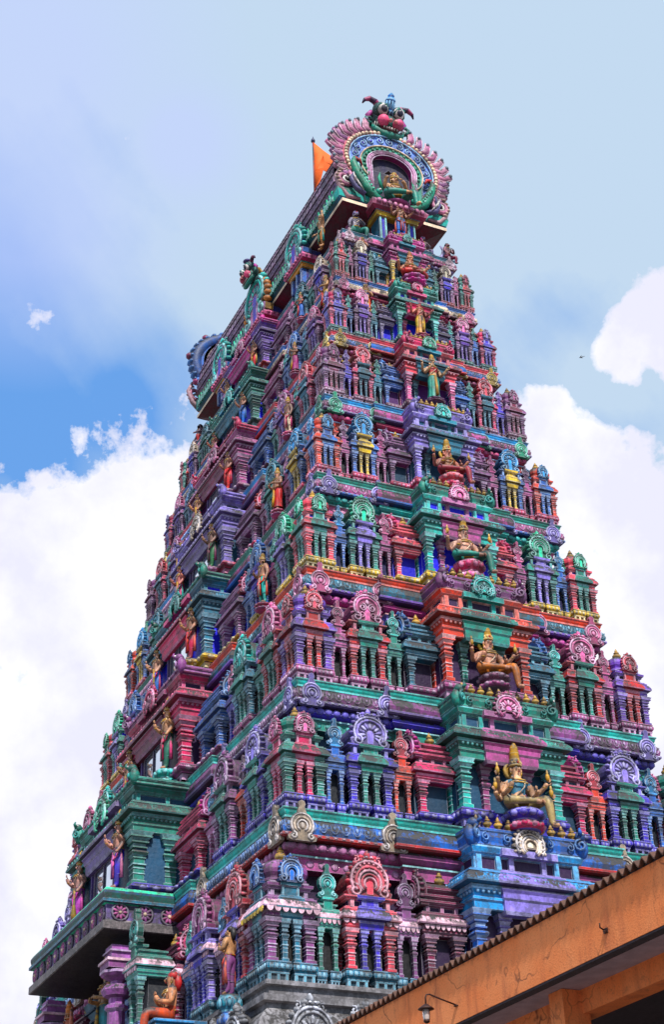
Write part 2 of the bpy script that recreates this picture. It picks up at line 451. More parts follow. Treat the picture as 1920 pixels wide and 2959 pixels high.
def eave(mb, out, z0, z1, ext, c, tip=None):
    h = z1-z0; e = lite(c, .5); t = tip or worn(shade(c, .95), .85)
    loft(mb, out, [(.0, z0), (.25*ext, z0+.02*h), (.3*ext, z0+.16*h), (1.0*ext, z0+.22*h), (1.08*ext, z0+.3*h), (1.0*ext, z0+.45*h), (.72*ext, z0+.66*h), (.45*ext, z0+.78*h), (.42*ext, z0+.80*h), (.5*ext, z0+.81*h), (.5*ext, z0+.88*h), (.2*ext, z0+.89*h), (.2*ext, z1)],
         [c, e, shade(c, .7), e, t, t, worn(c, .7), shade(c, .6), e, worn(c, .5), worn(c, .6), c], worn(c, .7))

def petals_edge(mb, p0, p1, z, step, h, y, c):
    """row of hanging petal tips along an eave edge"""
    p0 = Vector((p0[0], p0[1], 0)); p1 = Vector((p1[0], p1[1], 0)); d = p1-p0; n = max(1, round(d.length/step)); s = d.length/n; u = d.normalized()
    nrm = Vector((u.y, -u.x, 0))
    for i in range(n):
        q = p0+u*(s*(i+.5)); vs = []
        for k in range(7):
            a = PI*k/6; vs.append(q+u*(math.cos(a)*s*.44)+Vector((0, 0, z-math.sin(a)*h))+nrm*.012)
        vs2 = [v-nrm*.03 for v in vs]
        m = len(vs); allv = [tuple(v) for v in vs+vs2]
        fs = [tuple(range(m-1, -1, -1)), tuple(range(m, 2*m))]+[(j, (j+1) % m, m+(j+1) % m, m+j) for j in range(m)]
        mb.add(allv, fs, c)

def corner_pavilion(W, H, c1, c2, cm, cp, crec, tip=None, petal=False):
    mb = MB(); subs = []
    z = lambda f: f*H
    e = lite(c1, .5); hw = W/2
    for sx in (-1, 1):
        for sy in (-1, 1):
            feet(mb, sx*W*.255, sy*W*.255, W*.46, W*.46, z(.055), cp)
            lotus(mb, sx*W*.255, sy*W*.255, W*.47, W*.47, z(.055), z(.125), cp, ('f' if sy < 0 else '')+('r' if sx > 0 else ''))
    box(mb, -W*.27, W*.27, -W*.27, W*.27, 0, z(.43), shade(crec, .32))  # interior box darkened in colour to deepen the shade between the pillars
    loft(mb, rect(0, 0, W*.8, W*.8), [(0, z(.395)), (.04*W, z(.4)), (.04*W, z(.415)), (.07*W, z(.42)), (.07*W, z(.44))], [e, c1, e, c1], c1, c1)
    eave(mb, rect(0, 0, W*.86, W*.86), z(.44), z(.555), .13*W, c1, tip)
    loft(mb, rect(0, 0, W*.72, W*.72), [(0, z(.55)), (0, z(.60)), (.05*W, z(.602)), (.05*W, z(.615)), (.09*W, z(.62)), (.1*W, z(.64)), (.03*W, z(.65)), (.03*W, z(.66))],
         [crec, e, c1, e, c1, worn(c1), e], c1)
    for i in range(4):
        for f in (0, 1):
            q = -W*.33+W*.66*i/3
            if f: box(mb, W*.33, W*.39, q-W*.035, q+W*.035, z(.553), z(.602), e)
            else: box(mb, q-W*.035, q+W*.035, -W*.39, -W*.33, z(.553), z(.602), e)
    # projecting middle strips
    for f in (0, 1):
        m0 = mb.M
        mb.M = Matrix.Rotation(PI/2*f, 4, 'Z')
        y = -W*.43
        loft(mb, rect(0, y+.05*W, W*.36, W*.12), [(.02, z(.398)), (.04, z(.42)), (.05, z(.44))], [c2, lite(c2)], c2, c2)
        eave(mb, rect(0, y+.06*W, W*.36, W*.14), z(.435), z(.56), .15*W, c2, tip and P('pale'))
        box(mb, -W*.15, W*.15, y-.01*W, y+.1*W, z(.56), z(.64), c2)
        for s in (-1, 1): box(mb, s*W*.15-.02, s*W*.15+.02, y-.03*W, y+.05*W, z(.56), z(.625), lite(c2))
        box(mb, -W*.2, W*.2, y-.05*W, y+.1*W, z(.625), z(.65), lite(c2, .3))
        if petal:
            petals_edge(mb, (-W*.53, -W*.575), (W*.53, -W*.575), z(.468), W*.15, z(.035), 0, P('pale') if f else P('yellow'))
        mb.M = m0
    o = group = ('corner_pavilion', mb, subs)
    pm = pillar_mb(W*.19, z(.275), c1).mesh('pillar'); pi = pillar_mb(W*.12, z(.275), c2).mesh('pillar')
    for x, y in ((-1, -1), (1, -1), (1, 1)): subs.append(('pillar', pm, (x*W*.37, y*W*.37, z(.125)), 0))
    for s in (-1, 1):
        subs.append(('pillar', pi, (s*W*.12, -W*.4, z(.125)), 0)); subs.append(('pillar', pi, (W*.4, s*W*.12, z(.125)), 0))
    d = MB(); out = ngon(0, 0, W*.40, W*.40, 16, 3.6); wc = worn(c1, .75)
    loft(d, out, [(0, 0), (.04*W, z(.006)), (.04*W, z(.02)), (.0, z(.022)), (.01*W, z(.035)), (.05*W, z(.06)), (.06*W, z(.085)), (.03*W, z(.115)), (-.05*W, z(.145)), (-.16*W, z(.165)), (-.28*W, z(.175))],
         [e, c1, e, c1, wc, wc, wc, worn(lite(c1, .2), .8), wc, e], worn(c1), smooth=False)
    for k in range(12):
        a = 2*PI*k/12
        tube(d, [(W*.43*math.cos(a), W*.43*math.sin(a), z(.04)), (W*.455*math.cos(a), W*.455*math.sin(a), z(.08)), (W*.40*math.cos(a), W*.40*math.sin(a), z(.135)), (W*.2*math.cos(a), W*.2*math.sin(a), z(.17))], W*.025, 4, e)
    subs.append(('dome', d.mesh('dome'), (0, 0, z(.66)), 0))
    subs.append(('finial', pot_mb(z(.13), P('gold')).mesh('finial'), (0, 0, z(.83)), 0))
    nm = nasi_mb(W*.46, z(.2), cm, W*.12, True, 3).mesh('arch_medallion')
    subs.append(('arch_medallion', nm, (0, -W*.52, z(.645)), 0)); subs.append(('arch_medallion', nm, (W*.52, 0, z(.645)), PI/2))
    return Proto(*group)

def arched_pavilion(W, D, H, c1, c2, cm, cp, crec, tip=None, petal=False, big=1.0):
    """wide pavilion under a barrel roof whose arched gable faces out; front at y=-D/2"""
    mb = MB(); subs = []; z = lambda f: f*H; e = lite(c1, .5); f0 = -D/2
    for s in (-1, 1):
        feet(mb, s*W*.26, 0, W*.44, D, z(.055), cp); lotus(mb, s*W*.26, 0, W*.46, D, z(.055), z(.125), cp, 'f'+('r' if s > 0 else 'l'))
    box(mb, -W*.3, W*.3, f0+.34*D, D/2, 0, z(.43), shade(crec, .32))  # near-black recess tone paints in the shade behind the pillars
    loft(mb, rect(0, 0, W*.84, D*.84), [(0, z(.395)), (.04*W, z(.4)), (.04*W, z(.415)), (.07*W, z(.42)), (.07*W, z(.44))], [e, c1, e, c1], c1, c1)
    eave(mb, rect(0, 0, W*.88, D*.88), z(.44), z(.56), .12*W, c1, tip)
    loft(mb, rect(0, .03*D, W*.76, D*.84), [(0, z(.55)), (0, z(.605)), (.07*W, z(.608)), (.07*W, z(.62)), (.13*W, z(.622)), (.13*W, z(.632)), (.1*W, z(.634))], [crec, e, c1, e, c1, worn(c1)], worn(c1, .9))
    y = f0+.04*D
    loft(mb, rect(0, y, W*.4, .1*D), [(.02, z(.398)), (.04, z(.44))], c2, c2, c2)
    eave(mb, rect(0, y+.03*D, W*.38, .14*D), z(.435), z(.565), .13*W, c2, tip and P('lav'))
    for i in range(4):
        q = -W*.34+W*.68*i/3; box(mb, q-W*.035, q+W*.035, f0+.0*D, f0+.2*D, z(.553), z(.607), e if i in (0, 3) else lite(c2, .4))
    box(mb, -W*.16, W*.16, f0-.0*D, f0+.14*D, z(.56), z(.603), c2)
    loft(mb, rect(0, y, W*.44, .1*D), [(.01, z(.606)), (.05, z(.615)), (.06, z(.636))], [lite(c2), c2], c2, c2)
    if petal: petals_edge(mb, (-W*.54, f0-.03), (W*.54, f0-.03), z(.468), W*.13, z(.036), 0, P('pale'))
    # barrel roof behind the gable
    bw = W*.78*big; nh = z(.345)*big; pts, cz, r = horseshoe(bw*.93, nh*.78)
    plate(mb, [(x, zz+z(.634)) for x, zz in pts], f0+.1*D, D/2, shade(cm, .6), shade(cm, .62))
    pm = pillar_mb(W*.155, z(.275), c1).mesh('pillar'); pi = pillar_mb(W*.1, z(.275), c2).mesh('pillar')
    for s in (-1, 1):
        subs.append(('pillar', pm, (s*W*.37, f0+.13*D, z(.125)), 0)); subs.append(('pillar', pi, (s*W*.125, f0+.1*D, z(.125)), 0))
        subs.append(('pillar', pm, (s*W*.37, D*.3, z(.125)), 0))
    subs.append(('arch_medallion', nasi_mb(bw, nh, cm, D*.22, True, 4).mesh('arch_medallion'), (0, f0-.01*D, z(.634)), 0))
    return Proto('arched_pavilion', mb, subs)

def niche_pavilion(W, D, H, c1, cm, cp, crec, tip=None, petal=False):
    mb = MB(); subs = []; z = lambda f: f*H; e = lite(c1, .5); f0 = -D/2
    for s in (-1, 1):
        feet(mb, s*W*.27, 0, W*.36, D*.8, z(.045), cp); lotus(mb, s*W*.27, 0, W*.4, D*.8, z(.045), z(.105), cp, 'f')
    box(mb, -W*.3, W*.3, f0+.4*D, D/2, 0, z(.42), shade(crec, .32))  # dark fill, shade inside the niche put into the colour
    loft(mb, rect(0, 0, W*.84, D*.8), [(0, z(.375)), (.05*W, z(.38)), (.05*W, z(.392)), (.09*W, z(.4)), (.09*W, z(.415))], [e, c1, e, c1], c1, c1)
    eave(mb, rect(0, 0, W*.86, D*.84), z(.415), z(.51), .13*W, c1, tip)
    loft(mb, rect(0, 0, W*.62, D*.7), [(0, z(.505)), (.02, z(.53)), (.05, z(.535)), (.05, z(.545)), (-.12*W, z(.56))], [c1, e, c1, worn(c1)], worn(c1))
    loft(mb, rect(0, f0+.2*D, W*.36, D*.3), [(0, z(.5)), (0, z(.565)), (.06*W, z(.57)), (.06*W, z(.585))], [c1, e, cm], cm)
    if petal: petals_edge(mb, (-W*.5, f0+.0), (W*.5, f0+.0), z(.44), W*.22, z(.035), 0, P('pale'))
    pm = pillar_mb(W*.17, z(.275), c1).mesh('pillar')
    for s in (-1, 1): subs.append(('pillar', pm, (s*W*.3, f0+.18*D, z(.105)), 0))
    subs.append(('drop_medallion', drop_mb(W*.74, z(.235), cm, D*.16).mesh('drop_medallion'), (0, f0+.06*D, z(.585)), 0))
    return Proto('niche_pavilion', mb, subs)

def side_pavilion(W, D, H, c1, cm, cp, crec, side=-1, tip=None, petal=False):
    """half pavilion abutting the middle bay; its own gable looks sideways (side=-1: towards -x)"""
    mb = MB(); subs = []; z = lambda f: f*H; e = lite(c1, .5); f0 = -D/2; s = side
    feet(mb, 0, 0, W*.96, D, z(.055), cp); lotus(mb, 0, 0, W*.98, D, z(.055), z(.125), cp, 'f'+('l' if s < 0 else 'r'))
    box(mb, -W*.46, W*.46, f0+.3*D, D/2, 0, z(.43), shade(crec, .8))
    loft(mb, rect(0, 0, W*.9, D*.84), [(0, z(.395)), (.04*D, z(.4)), (.04*D, z(.415)), (.08*D, z(.42)), (.08*D, z(.44))], [e, c1, e, c1], c1, c1)
    eave(mb, rect(0, 0, W*.94, D*.88), z(.44), z(.56), .16*D, c1, tip)
    loft(mb, rect(0, 0, W*.8, D*.7), [(0, z(.555)), (0, z(.60)), (.1*D, z(.605)), (.1*D, z(.62)), (.16*D, z(.625)), (.16*D, z(.64)), (.04*D, z(.645)), (.04*D, z(.665)), (.12*D, z(.67)), (.12*D, z(.685)), (.0, z(.69)), (.0, z(.72)), (.08*D, z(.725)), (.08*D, z(.74)), (-.08*D, z(.77)), (-.2*D, z(.79))],
         [crec, e, c1, e, c1, worn(c1), c1, e, c1, c1, c1, e, worn(c1), worn(c1), worn(c1)], worn(c1))
    for i in range(3):
        q = -W*.34+W*.68*i/2; box(mb, q-.04, q+.04, f0+.08*D, f0+.3*D, z(.557), z(.602), e)
    if petal: petals_edge(mb, (-W*.5, f0-.04), (W*.5, f0-.04), z(.468), W*.13, z(.036), 0, P('pale'))
    pm = pillar_mb(min(W*.2, D*.26), z(.275), c1).mesh('pillar')
    subs.append(('pillar', pm, (s*W*.33, f0+.16*D, z(.125)), 0))
    if W > 1.1*D: subs.append(('pillar', pm, (-s*W*.33, f0+.16*D, z(.125)), 0))
    subs.append(('arch_medallion', nasi_mb(D*.86, z(.31), cm, D*.2, True, 4).mesh('arch_medallion'), (s*(W*.52), -.03*D, z(.60)), -PI/2 if s < 0 else PI/2))
    subs.append(('finial', pot_mb(z(.13)).mesh('finial'), (-s*W*.12, -.1*D, z(.77)), 0))
    return Proto('side_pavilion', mb, subs)

def makara_scroll(h, c):
    mb = MB(); e = lite(c, .4)
    ell(mb, (0, 0, h*.4), (h*.28, h*.24, h*.42), c, 8, 5)
    ell(mb, (0, -h*.12, h*.78), (h*.2, h*.24, h*.2), shade(c, .85), 7, 5)
    tube(mb, spiral(0, h*.45, h*.24, 1.4, -h*.26, 1), h*.055, 4, e)
    tube(mb, [(0, -h*.3, h*.8), (0, -h*.42, h*.9), (0, -h*.36, h*1.02)], [h*.1, h*.07, h*.04], 5, c)
    ell(mb, (h*.1, -h*.3, h*.84), (h*.05,)*3, P('white'), 5, 4)
    return mb

def central_bay(W, D, H, c1, c2, cp, crec, croof, win=False, crest=None, npot=10, cpil=None, floor0=0.0):
    """the projecting middle bay; front at y=-D/2, plan W x D"""
    mb = MB(); subs = []; z = lambda f: f*H; e = lite(c1, .5); f0 = -D/2; e2 = lite(c2, .5)
    cpil = cpil or c1
    for s in (-1, 1):
        feet(mb, s*W*.34, 0, W*.31, D, z(.05), cp); lotus(mb, s*W*.34, 0, W*.32, D, z(.05), z(.125), cp, 'f'+('r' if s > 0 else 'l'))
    box(mb, -W*.3, W*.3, f0+.1, D/2, 0, z(.12), cp)
    inner = min(.42, D*.5) if not win else .16
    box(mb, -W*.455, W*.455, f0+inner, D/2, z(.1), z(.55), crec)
    # entablature
    t0 = .47 if not win else .52
    loft(mb, rect(0, 0, W*.94, D*.94), [(-.02, z(t0)), (.02, z(t0+.005)), (.02, z(t0+.05)), (.06, z(t0+.055)), (.06, z(t0+.07)), (.03, z(t0+.075)), (.05, z(t0+.09)), (.12, z(t0+.11)), (.12, z(t0+.12))], [e, c1, e, c1, c1, worn(c1, .5), shade(c1, .9), e], c1, shade(c1, .7))
    for f in ('f', 's'):
        if f == 'f': beads(mb, (-W*.48, f0-.06), (W*.48, f0-.06), z(t0+.1), .11*H/3, (.035*H/3, .03, z(.014)), e)
        else:
            for s in (-1, 1): beads(mb, (s*(W*.47+.08), f0), (s*(W*.47+.08), f0+D*.6), z(t0+.1), .11*H/3, (.035*H/3, .03, z(.014)), e)
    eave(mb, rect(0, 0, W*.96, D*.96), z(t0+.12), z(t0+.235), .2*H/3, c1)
    uscrolls(mb, (-W*.5, f0-.17*H/3), (W*.5, f0-.17*H/3), z(t0+.185), .2*H/3, z(.028), lite(c1, .3), .014*H/3)
    for s in (-1, 1): uscrolls(mb, (s*(W*.48+.19*H/3), f0), (s*(W*.48+.19*H/3), f0+.6*D), z(t0+.185), .2*H/3, z(.028), lite(c1, .3), .014*H/3)
    # middle strip of another colour
    mw = W*.46
    loft(mb, rect(0, f0+.08, mw, .18), [(.01, z(t0-.02)), (.05, z(t0+.0)), (.05, z(t0+.06)), (.09, z(t0+.07)), (.1, z(t0+.1)), (.15, z(t0+.12))], [e2, c2, e2, c2, worn(c2, .5)], c2, c2)
    eave(mb, rect(0, f0+.14, mw, .24), z(t0+.118), z(t0+.24), .2*H/3, c2)
    # attic with little posts and windows
    a0 = t0+.235; a1 = a0+.085
    loft(mb, rect(0, .04, W*.84, D*.84), [(0, z(a0)), (0, z(a1)), (.05, z(a1+.004)), (.05, z(a1+.016)), (.1, z(a1+.02)), (.14, z(a1+.05)), (.14, z(a1+.06))], [crec, e, c1, e, worn(c1), e], worn(c1))
    for i in range(6):
        q = -W*.4+W*.8*i/5; cc = c2 if i in (2, 3) else c1; bw = .05*H/3
        if i in (2, 3): q = (i-2.5)*W*.27
        box(mb, q-bw, q+bw, f0+.06*D, f0+.2*D, z(a0), z(a1+.01), lite(cc, .3))
    for s in (-1, 1):
        for j in (0, 1): box(mb, s*W*.42-.05, s*W*.42+.05, f0+.09*D+j*D*.4, f0+.09*D+j*D*.4+.1, z(a0), z(a1+.004), lite(c1, .3))
    box(mb, -mw/2, mw/2, f0-.06, f0+.2, z(a1+.008), z(a1+.05), lite(c2, .25))
    r0 = a1+.06; r1 = .955
    cr = worn(croof, .7)
    loft(mb, rect(0, 0, W*.94, D*.94), [(.0, z(r0)), (.04, z(r0+.005)), (.03, z(r0+.02)), (.06, z((r0+r1)/2)), (.02, z(r1-.02)), (.05, z(r1-.015)), (.05, z(r1))], [e, cr, cr, cr, e, cr], cr, cr)
    for f in range(2):
        zz = z((r0+r1)/2-.005); hh = z((r1-r0)*.28)
        n = max(4, int(W/(.42*H/3)))
        if f == 0:
            for i in range(n):
                x = -W*.44+W*.88*(i+.5)/n
                if abs(x) < W*.16: continue
                tube(mb, spiral(x, zz, hh, 1.3, f0-.05, 1 if x < 0 else -1, 90, 9), .02*H/3, 4, lite(croof, .35))
    # parts
    pw = W*.07 if not win else W*.055
    ph = z(t0)-z(.125)
    pm = pillar_mb(pw*1.25, ph, cpil).mesh('pillar')
    for s in (-1, 1):
        subs.append(('pillar', pm, (s*W*.43, f0+pw*.9, z(.125)), 0))
        subs.append(('pillar', pm, (s*W*.43, f0+D*.55, z(.125)), 0))
    if not win:
        pi = pillar_mb(pw*1.0, ph, c2).mesh('pillar')
        for s in (-1, 1): subs.append(('pillar', pi, (s*W*.2, f0+inner-.04, z(.125)), 0))
    else:
        ww, wz0, wz1 = W*.16, z(.13), z(t0-.03)
        fr = MB(); fc = P('dpur')
        yy = f0+inner-.05
        for s in (-1, 1): box(fr, s*ww-.05, s*ww+.05, yy-.03, yy+.1, wz0, wz1, fc); box(fr, s*ww*1.25-.04, s*ww*1.25+.04, yy-.05, yy+.1, wz0, wz1, shade(P('violet'), .7))
        box(fr, -ww, ww, yy-.03, yy+.1, wz1, wz1+.08, fc); box(fr, -ww, ww, yy-.03, yy+.1, wz0-.05, wz0+.02, fc); box(fr, -.025, .025, yy-.04, yy+.05, wz0, wz1, fc)
        for j in range(3): box(fr, -ww*1.35, ww*1.35, yy-.08-.03*j, yy+.1, wz1+.08+.05*j, wz1+.125+.05*j, [P('mauve'), P('pale'), P('violet')][j])
        wo = fr.mesh('window_frame')
        subs.append(('window_frame', wo, (0, 0, 0), 0))
        gl = MB(); box(gl, -ww+.05, -.03, yy+.01, yy+.03, wz0+.02, wz1, P('sky')); box(gl, .03, ww-.05, yy+.0, yy+.02, wz0+.02, wz1, P('sky'))
        gm = gl.mesh('window_glass'); gm.materials[0] = MAT['window glass']; subs.append(('window_glass', gm, (0, 0, 0), 0))
    mk = makara_scroll(z(.17), croof).mesh('makara_scroll')
    for s in (-1, 1): subs.append(('makara_scroll', mk, (s*W*.46, f0+.05, z(r0-.01)), -s*.5 if s > 0 else .6))
    if crest is not None:
        cm = nasi_mb(W*.2 if win else W*.26, z(.16), crest, .12, True, 3).mesh('arch_medallion')
        subs.append(('arch_medallion', cm, (0, f0-.1, z(r0-.0)), 0))
    if npot:
        pt = pot_mb(z(.085), P('gold')).mesh('roof_pot')
        for i in range(npot):
            x = -W*.4+W*.8*i/(npot-1)
            subs.append(('roof_pot', pt, (x, f0+.07, z(r1)), 0))
    return Proto('central_bay', mb, subs)

# ------------------------------------------------------------------ tier tables
LINES = [(-3.75, 9.98, 6.12), (0, 9.68, 5.56), (3.37, 9.09, 4.94), (6.81, 8.35, 4.30), (9.96, 7.9, 3.71), (12.84, 7.50, 3.22), (15.48, 7.07, 2.74), (17.86, 6.74, 2.36), (20.0, 6.51, 1.95)]
T = [  # k1,k2,km (corner) | plinth | recess | s1,s2,sm (arched) | nA,nAm nB,nBm (niches) | d1,dm (side) | b1,b2 (bay) roof | cornice: top, frieze, drip, torus, band, medallion
 dict(k='rosebrown teal blue', p='teal', r='dpur', s='salmon indigo salmon', n='green tur rosebrown rosebrown', d='maroon maroon', b='sky lav', br='blue', c='tur blue red mauve mauve cream', crest='cream', pil='blue'),
 dict(k='green rose pink', p='indigo', r='dteal', s='indigo green lav', n='blue sky orange salmon', d='rose mag', b='green mauve', br='green', c='tur rosebrown slate indigo green lav', crest='pink', pil='tur'),
 dict(k='violet red salmon', p='mauve', r='dpur', s='red green pink', n='mauve pink green tur', d='teal blue', b='orange green', br='rosebrown', c='orange teal violet mag lav pink', crest='tur', pil='orange'),
 dict(k='salmon green mint', p='yellow', r='cobalt', s='green lav mint', n='blue sky mauve pink', d='salmon rose', b='tur mauve', br='green', c='green mauve blue tur pink lav', crest='pink', pil='tur'),
 dict(k='orange blue sky', p='rose', r='dteal', s='blue yellow sky', n='mauve rosebrown mauve mag', d='rosebrown rosebrown', b='lav teal', br='lav', c='sky mauve slate rose orange mint', crest='tur', pil='lav'),
 dict(k='rosebrown maroon mauve', p='brown', r='pur', s='rose teal salmon', n='indigo violet teal tur', d='blue blue', b='salmon teal', br='rose', c='salmon blue red maroon yellow yellow', crest='mint', pil='pink'),
 dict(k='rose indigo lav', p='dgreen', r='cobalt', s='rosebrown violet pink', n='blue tur teal tur', d='slate brown', b='green rose', br='green', c='blue cream maroon rose mauve pink', crest='rose', pil='tur'),
 dict(k='green red rose', p='red', r='dteal', s='rosebrown indigo cream', n='mauve mauve green green', d='teal teal', b='mag teal', br='mag', c='teal pink mauve slate green pale', crest='green', pil='yellow'),
]
LBAY = ['blue mauve', 'green slate', 'rose maroon', 'teal rose', 'lav slate', 'mauve maroon', 'green teal', 'violet mag', ]
LONG = ['lav indigo mauve maroon rose', 'rosebrown green rosebrown rose mag', 'teal green tur blue blue', 'blue indigo blue rosebrown rose', 'teal green teal rosebrown red', 'mauve violet mauve blue blue', 'blue teal blue mauve mauve', 'teal green teal rosebrown rosebrown']
def cs(t): return [P(x) for x in t.split()]

def tier_core(k):
    z0, a0, b0 = LINES[k]; z1, a1, b1 = LINES[k+1]; t = T[k]; H = z1-z0; s = H/3.4
    r = .5*s; mb = MB(); crec = worn(shade(P(t['r']), 1.1 if t['r'] == 'cobalt' else .75), .22)  # shade of the gaps put into the core colour, cobalt excepted
    ac, bc = a1-r, b1-r
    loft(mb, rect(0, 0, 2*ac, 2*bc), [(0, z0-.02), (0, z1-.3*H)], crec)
    ct, cf, cd, cto, cb, cm = cs(t['c'])
    # plan with shallow steps behind the middle of the two seen faces
    def plan(q, st):
        A, B = ac+q, bc+q; u, v = .24*2*bc, .21*2*ac*1.0
        return [(A, -B), (A, -u), (A+st, -u), (A+st, u), (A, u), (A, B), (-A, B), (-A, -B), (-v, -B), (-v, -B-st), (v, -B-st), (v, -B)]
    pl = plan(0, .14*s)
    cn = MB(); e = lite(ct, .6); wf = worn(cf, 1.0)
    Z = lambda f: z1-f*H
    q = r-.17*s
    prof = [(.0, .34), (q-.06*s, .335), (q-.06*s, .27), (q, .267), (q, .257), (q-.04*s, .254), (q+.04*s, .242), (q+.09*s, .225), (q+.09*s, .205), (q+.04*s, .187), (q, .183), (r+.02*s, .18), (r+.06*s, .17), (r+.06*s, .155), (r+.03*s, .152), (r+.055*s, .12), (r+.02*s, .085), (r-.04*s, .062), (r-.02*s, .06), (r-.02*s, .048), (r-.05*s, .046), (r-.02*s, .03), (r+.0, .01), (r+.02*s, .008), (r+.02*s, 0)]
    cols = [shade(cb, .8), cb, lite(cb), e, cb, cto, cto, cto, cto, shade(cto, .6), shade(cd, .75), cd, cd, lite(cd), wf, wf, wf, e, lite(ct, .3), ct, ct, ct, lite(ct, .5), worn(ct, .9)]  # soffit segments darkened in colour to deepen the shade under the mouldings
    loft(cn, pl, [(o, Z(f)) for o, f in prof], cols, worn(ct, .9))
    # relief along the two seen faces
    zt = Z(.214); o = q+.09*s; A, B = ac+o, bc+o; st = .14*s
    runs = []
    for (A_, B_, u, v, oo) in [(ac, bc, .24*2*bc, .21*2*ac, o)]:
        runs = [((A_+oo, -B_-oo), (A_+oo, -u)), ((A_+oo, u), (A_+oo, B_+oo)), ((-A_-oo, -B_-oo), (-v, -B_-oo)), ((v, -B_-oo), (A_+oo, -B_-oo))]
    tc = lite(cto, .3)
    for p0, p1 in runs:
        beads(cn, p0, p1, zt, .22*s, (.1*s, .055*s, .026*H), tc, 7, 5)
        uscrolls(cn, p0, p1, zt+.012*H, .22*s, .026*H, lite(cto, .65), .011*s)
    def run(oo):
        A_, B_ = ac+oo, bc+oo; u, v = .24*2*bc, .21*2*ac
        return [((A_, -B_), (A_, -u)), ((A_, u), (A_, B_)), ((-A_, -B_), (-v, -B_)), ((v, -B_), (A_, -B_))]
    for p0, p1 in run(r+.05*s): uscrolls(cn, p0, p1, Z(.088), .25*s, .05*H, lite(cf, .45), .014*s); beads(cn, p0, p1, Z(.1), .25*s, (.035*s, .02*s, .016*H), lite(cf, .6), 6, 4)
    for p0, p1 in run(r+.062*s): beads(cn, p0, p1, Z(.162), .17*s, (.05*s, .014, .006*H), lite(cd, .75), 6, 4)
    for p0, p1 in run(q-.055*s): beads(cn, p0, p1, Z(.302), .26*s, (.09*s, .022, .022*H), lite(cb, .4), 6, 4)
    core = mb.obj('core_wall', tower); co = cn.obj('cornice', tower)
    # small medallions riding on the cornice
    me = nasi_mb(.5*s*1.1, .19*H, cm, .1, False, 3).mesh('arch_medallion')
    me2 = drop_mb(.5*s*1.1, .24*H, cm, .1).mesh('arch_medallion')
    oo = r+.075*s
    spots = []
    A, B = ac+oo, bc+oo
    for y in (-B+.42*s, -.30*2*bc, .30*2*bc, B-.42*s): spots.append((A, y, PI/2))
    for x in (-A+.42*s, -.27*2*ac, .27*2*ac, A-.42*s): spots.append((x, -B, 0))
    for x, y, rz in spots:
        o = bpy.data.objects.new('arch_medallion', me2); COL.objects.link(o); o.parent = co; o.location = (x, y, Z(.2)); o.rotation_euler = (0, 0, rz)
    return core, co

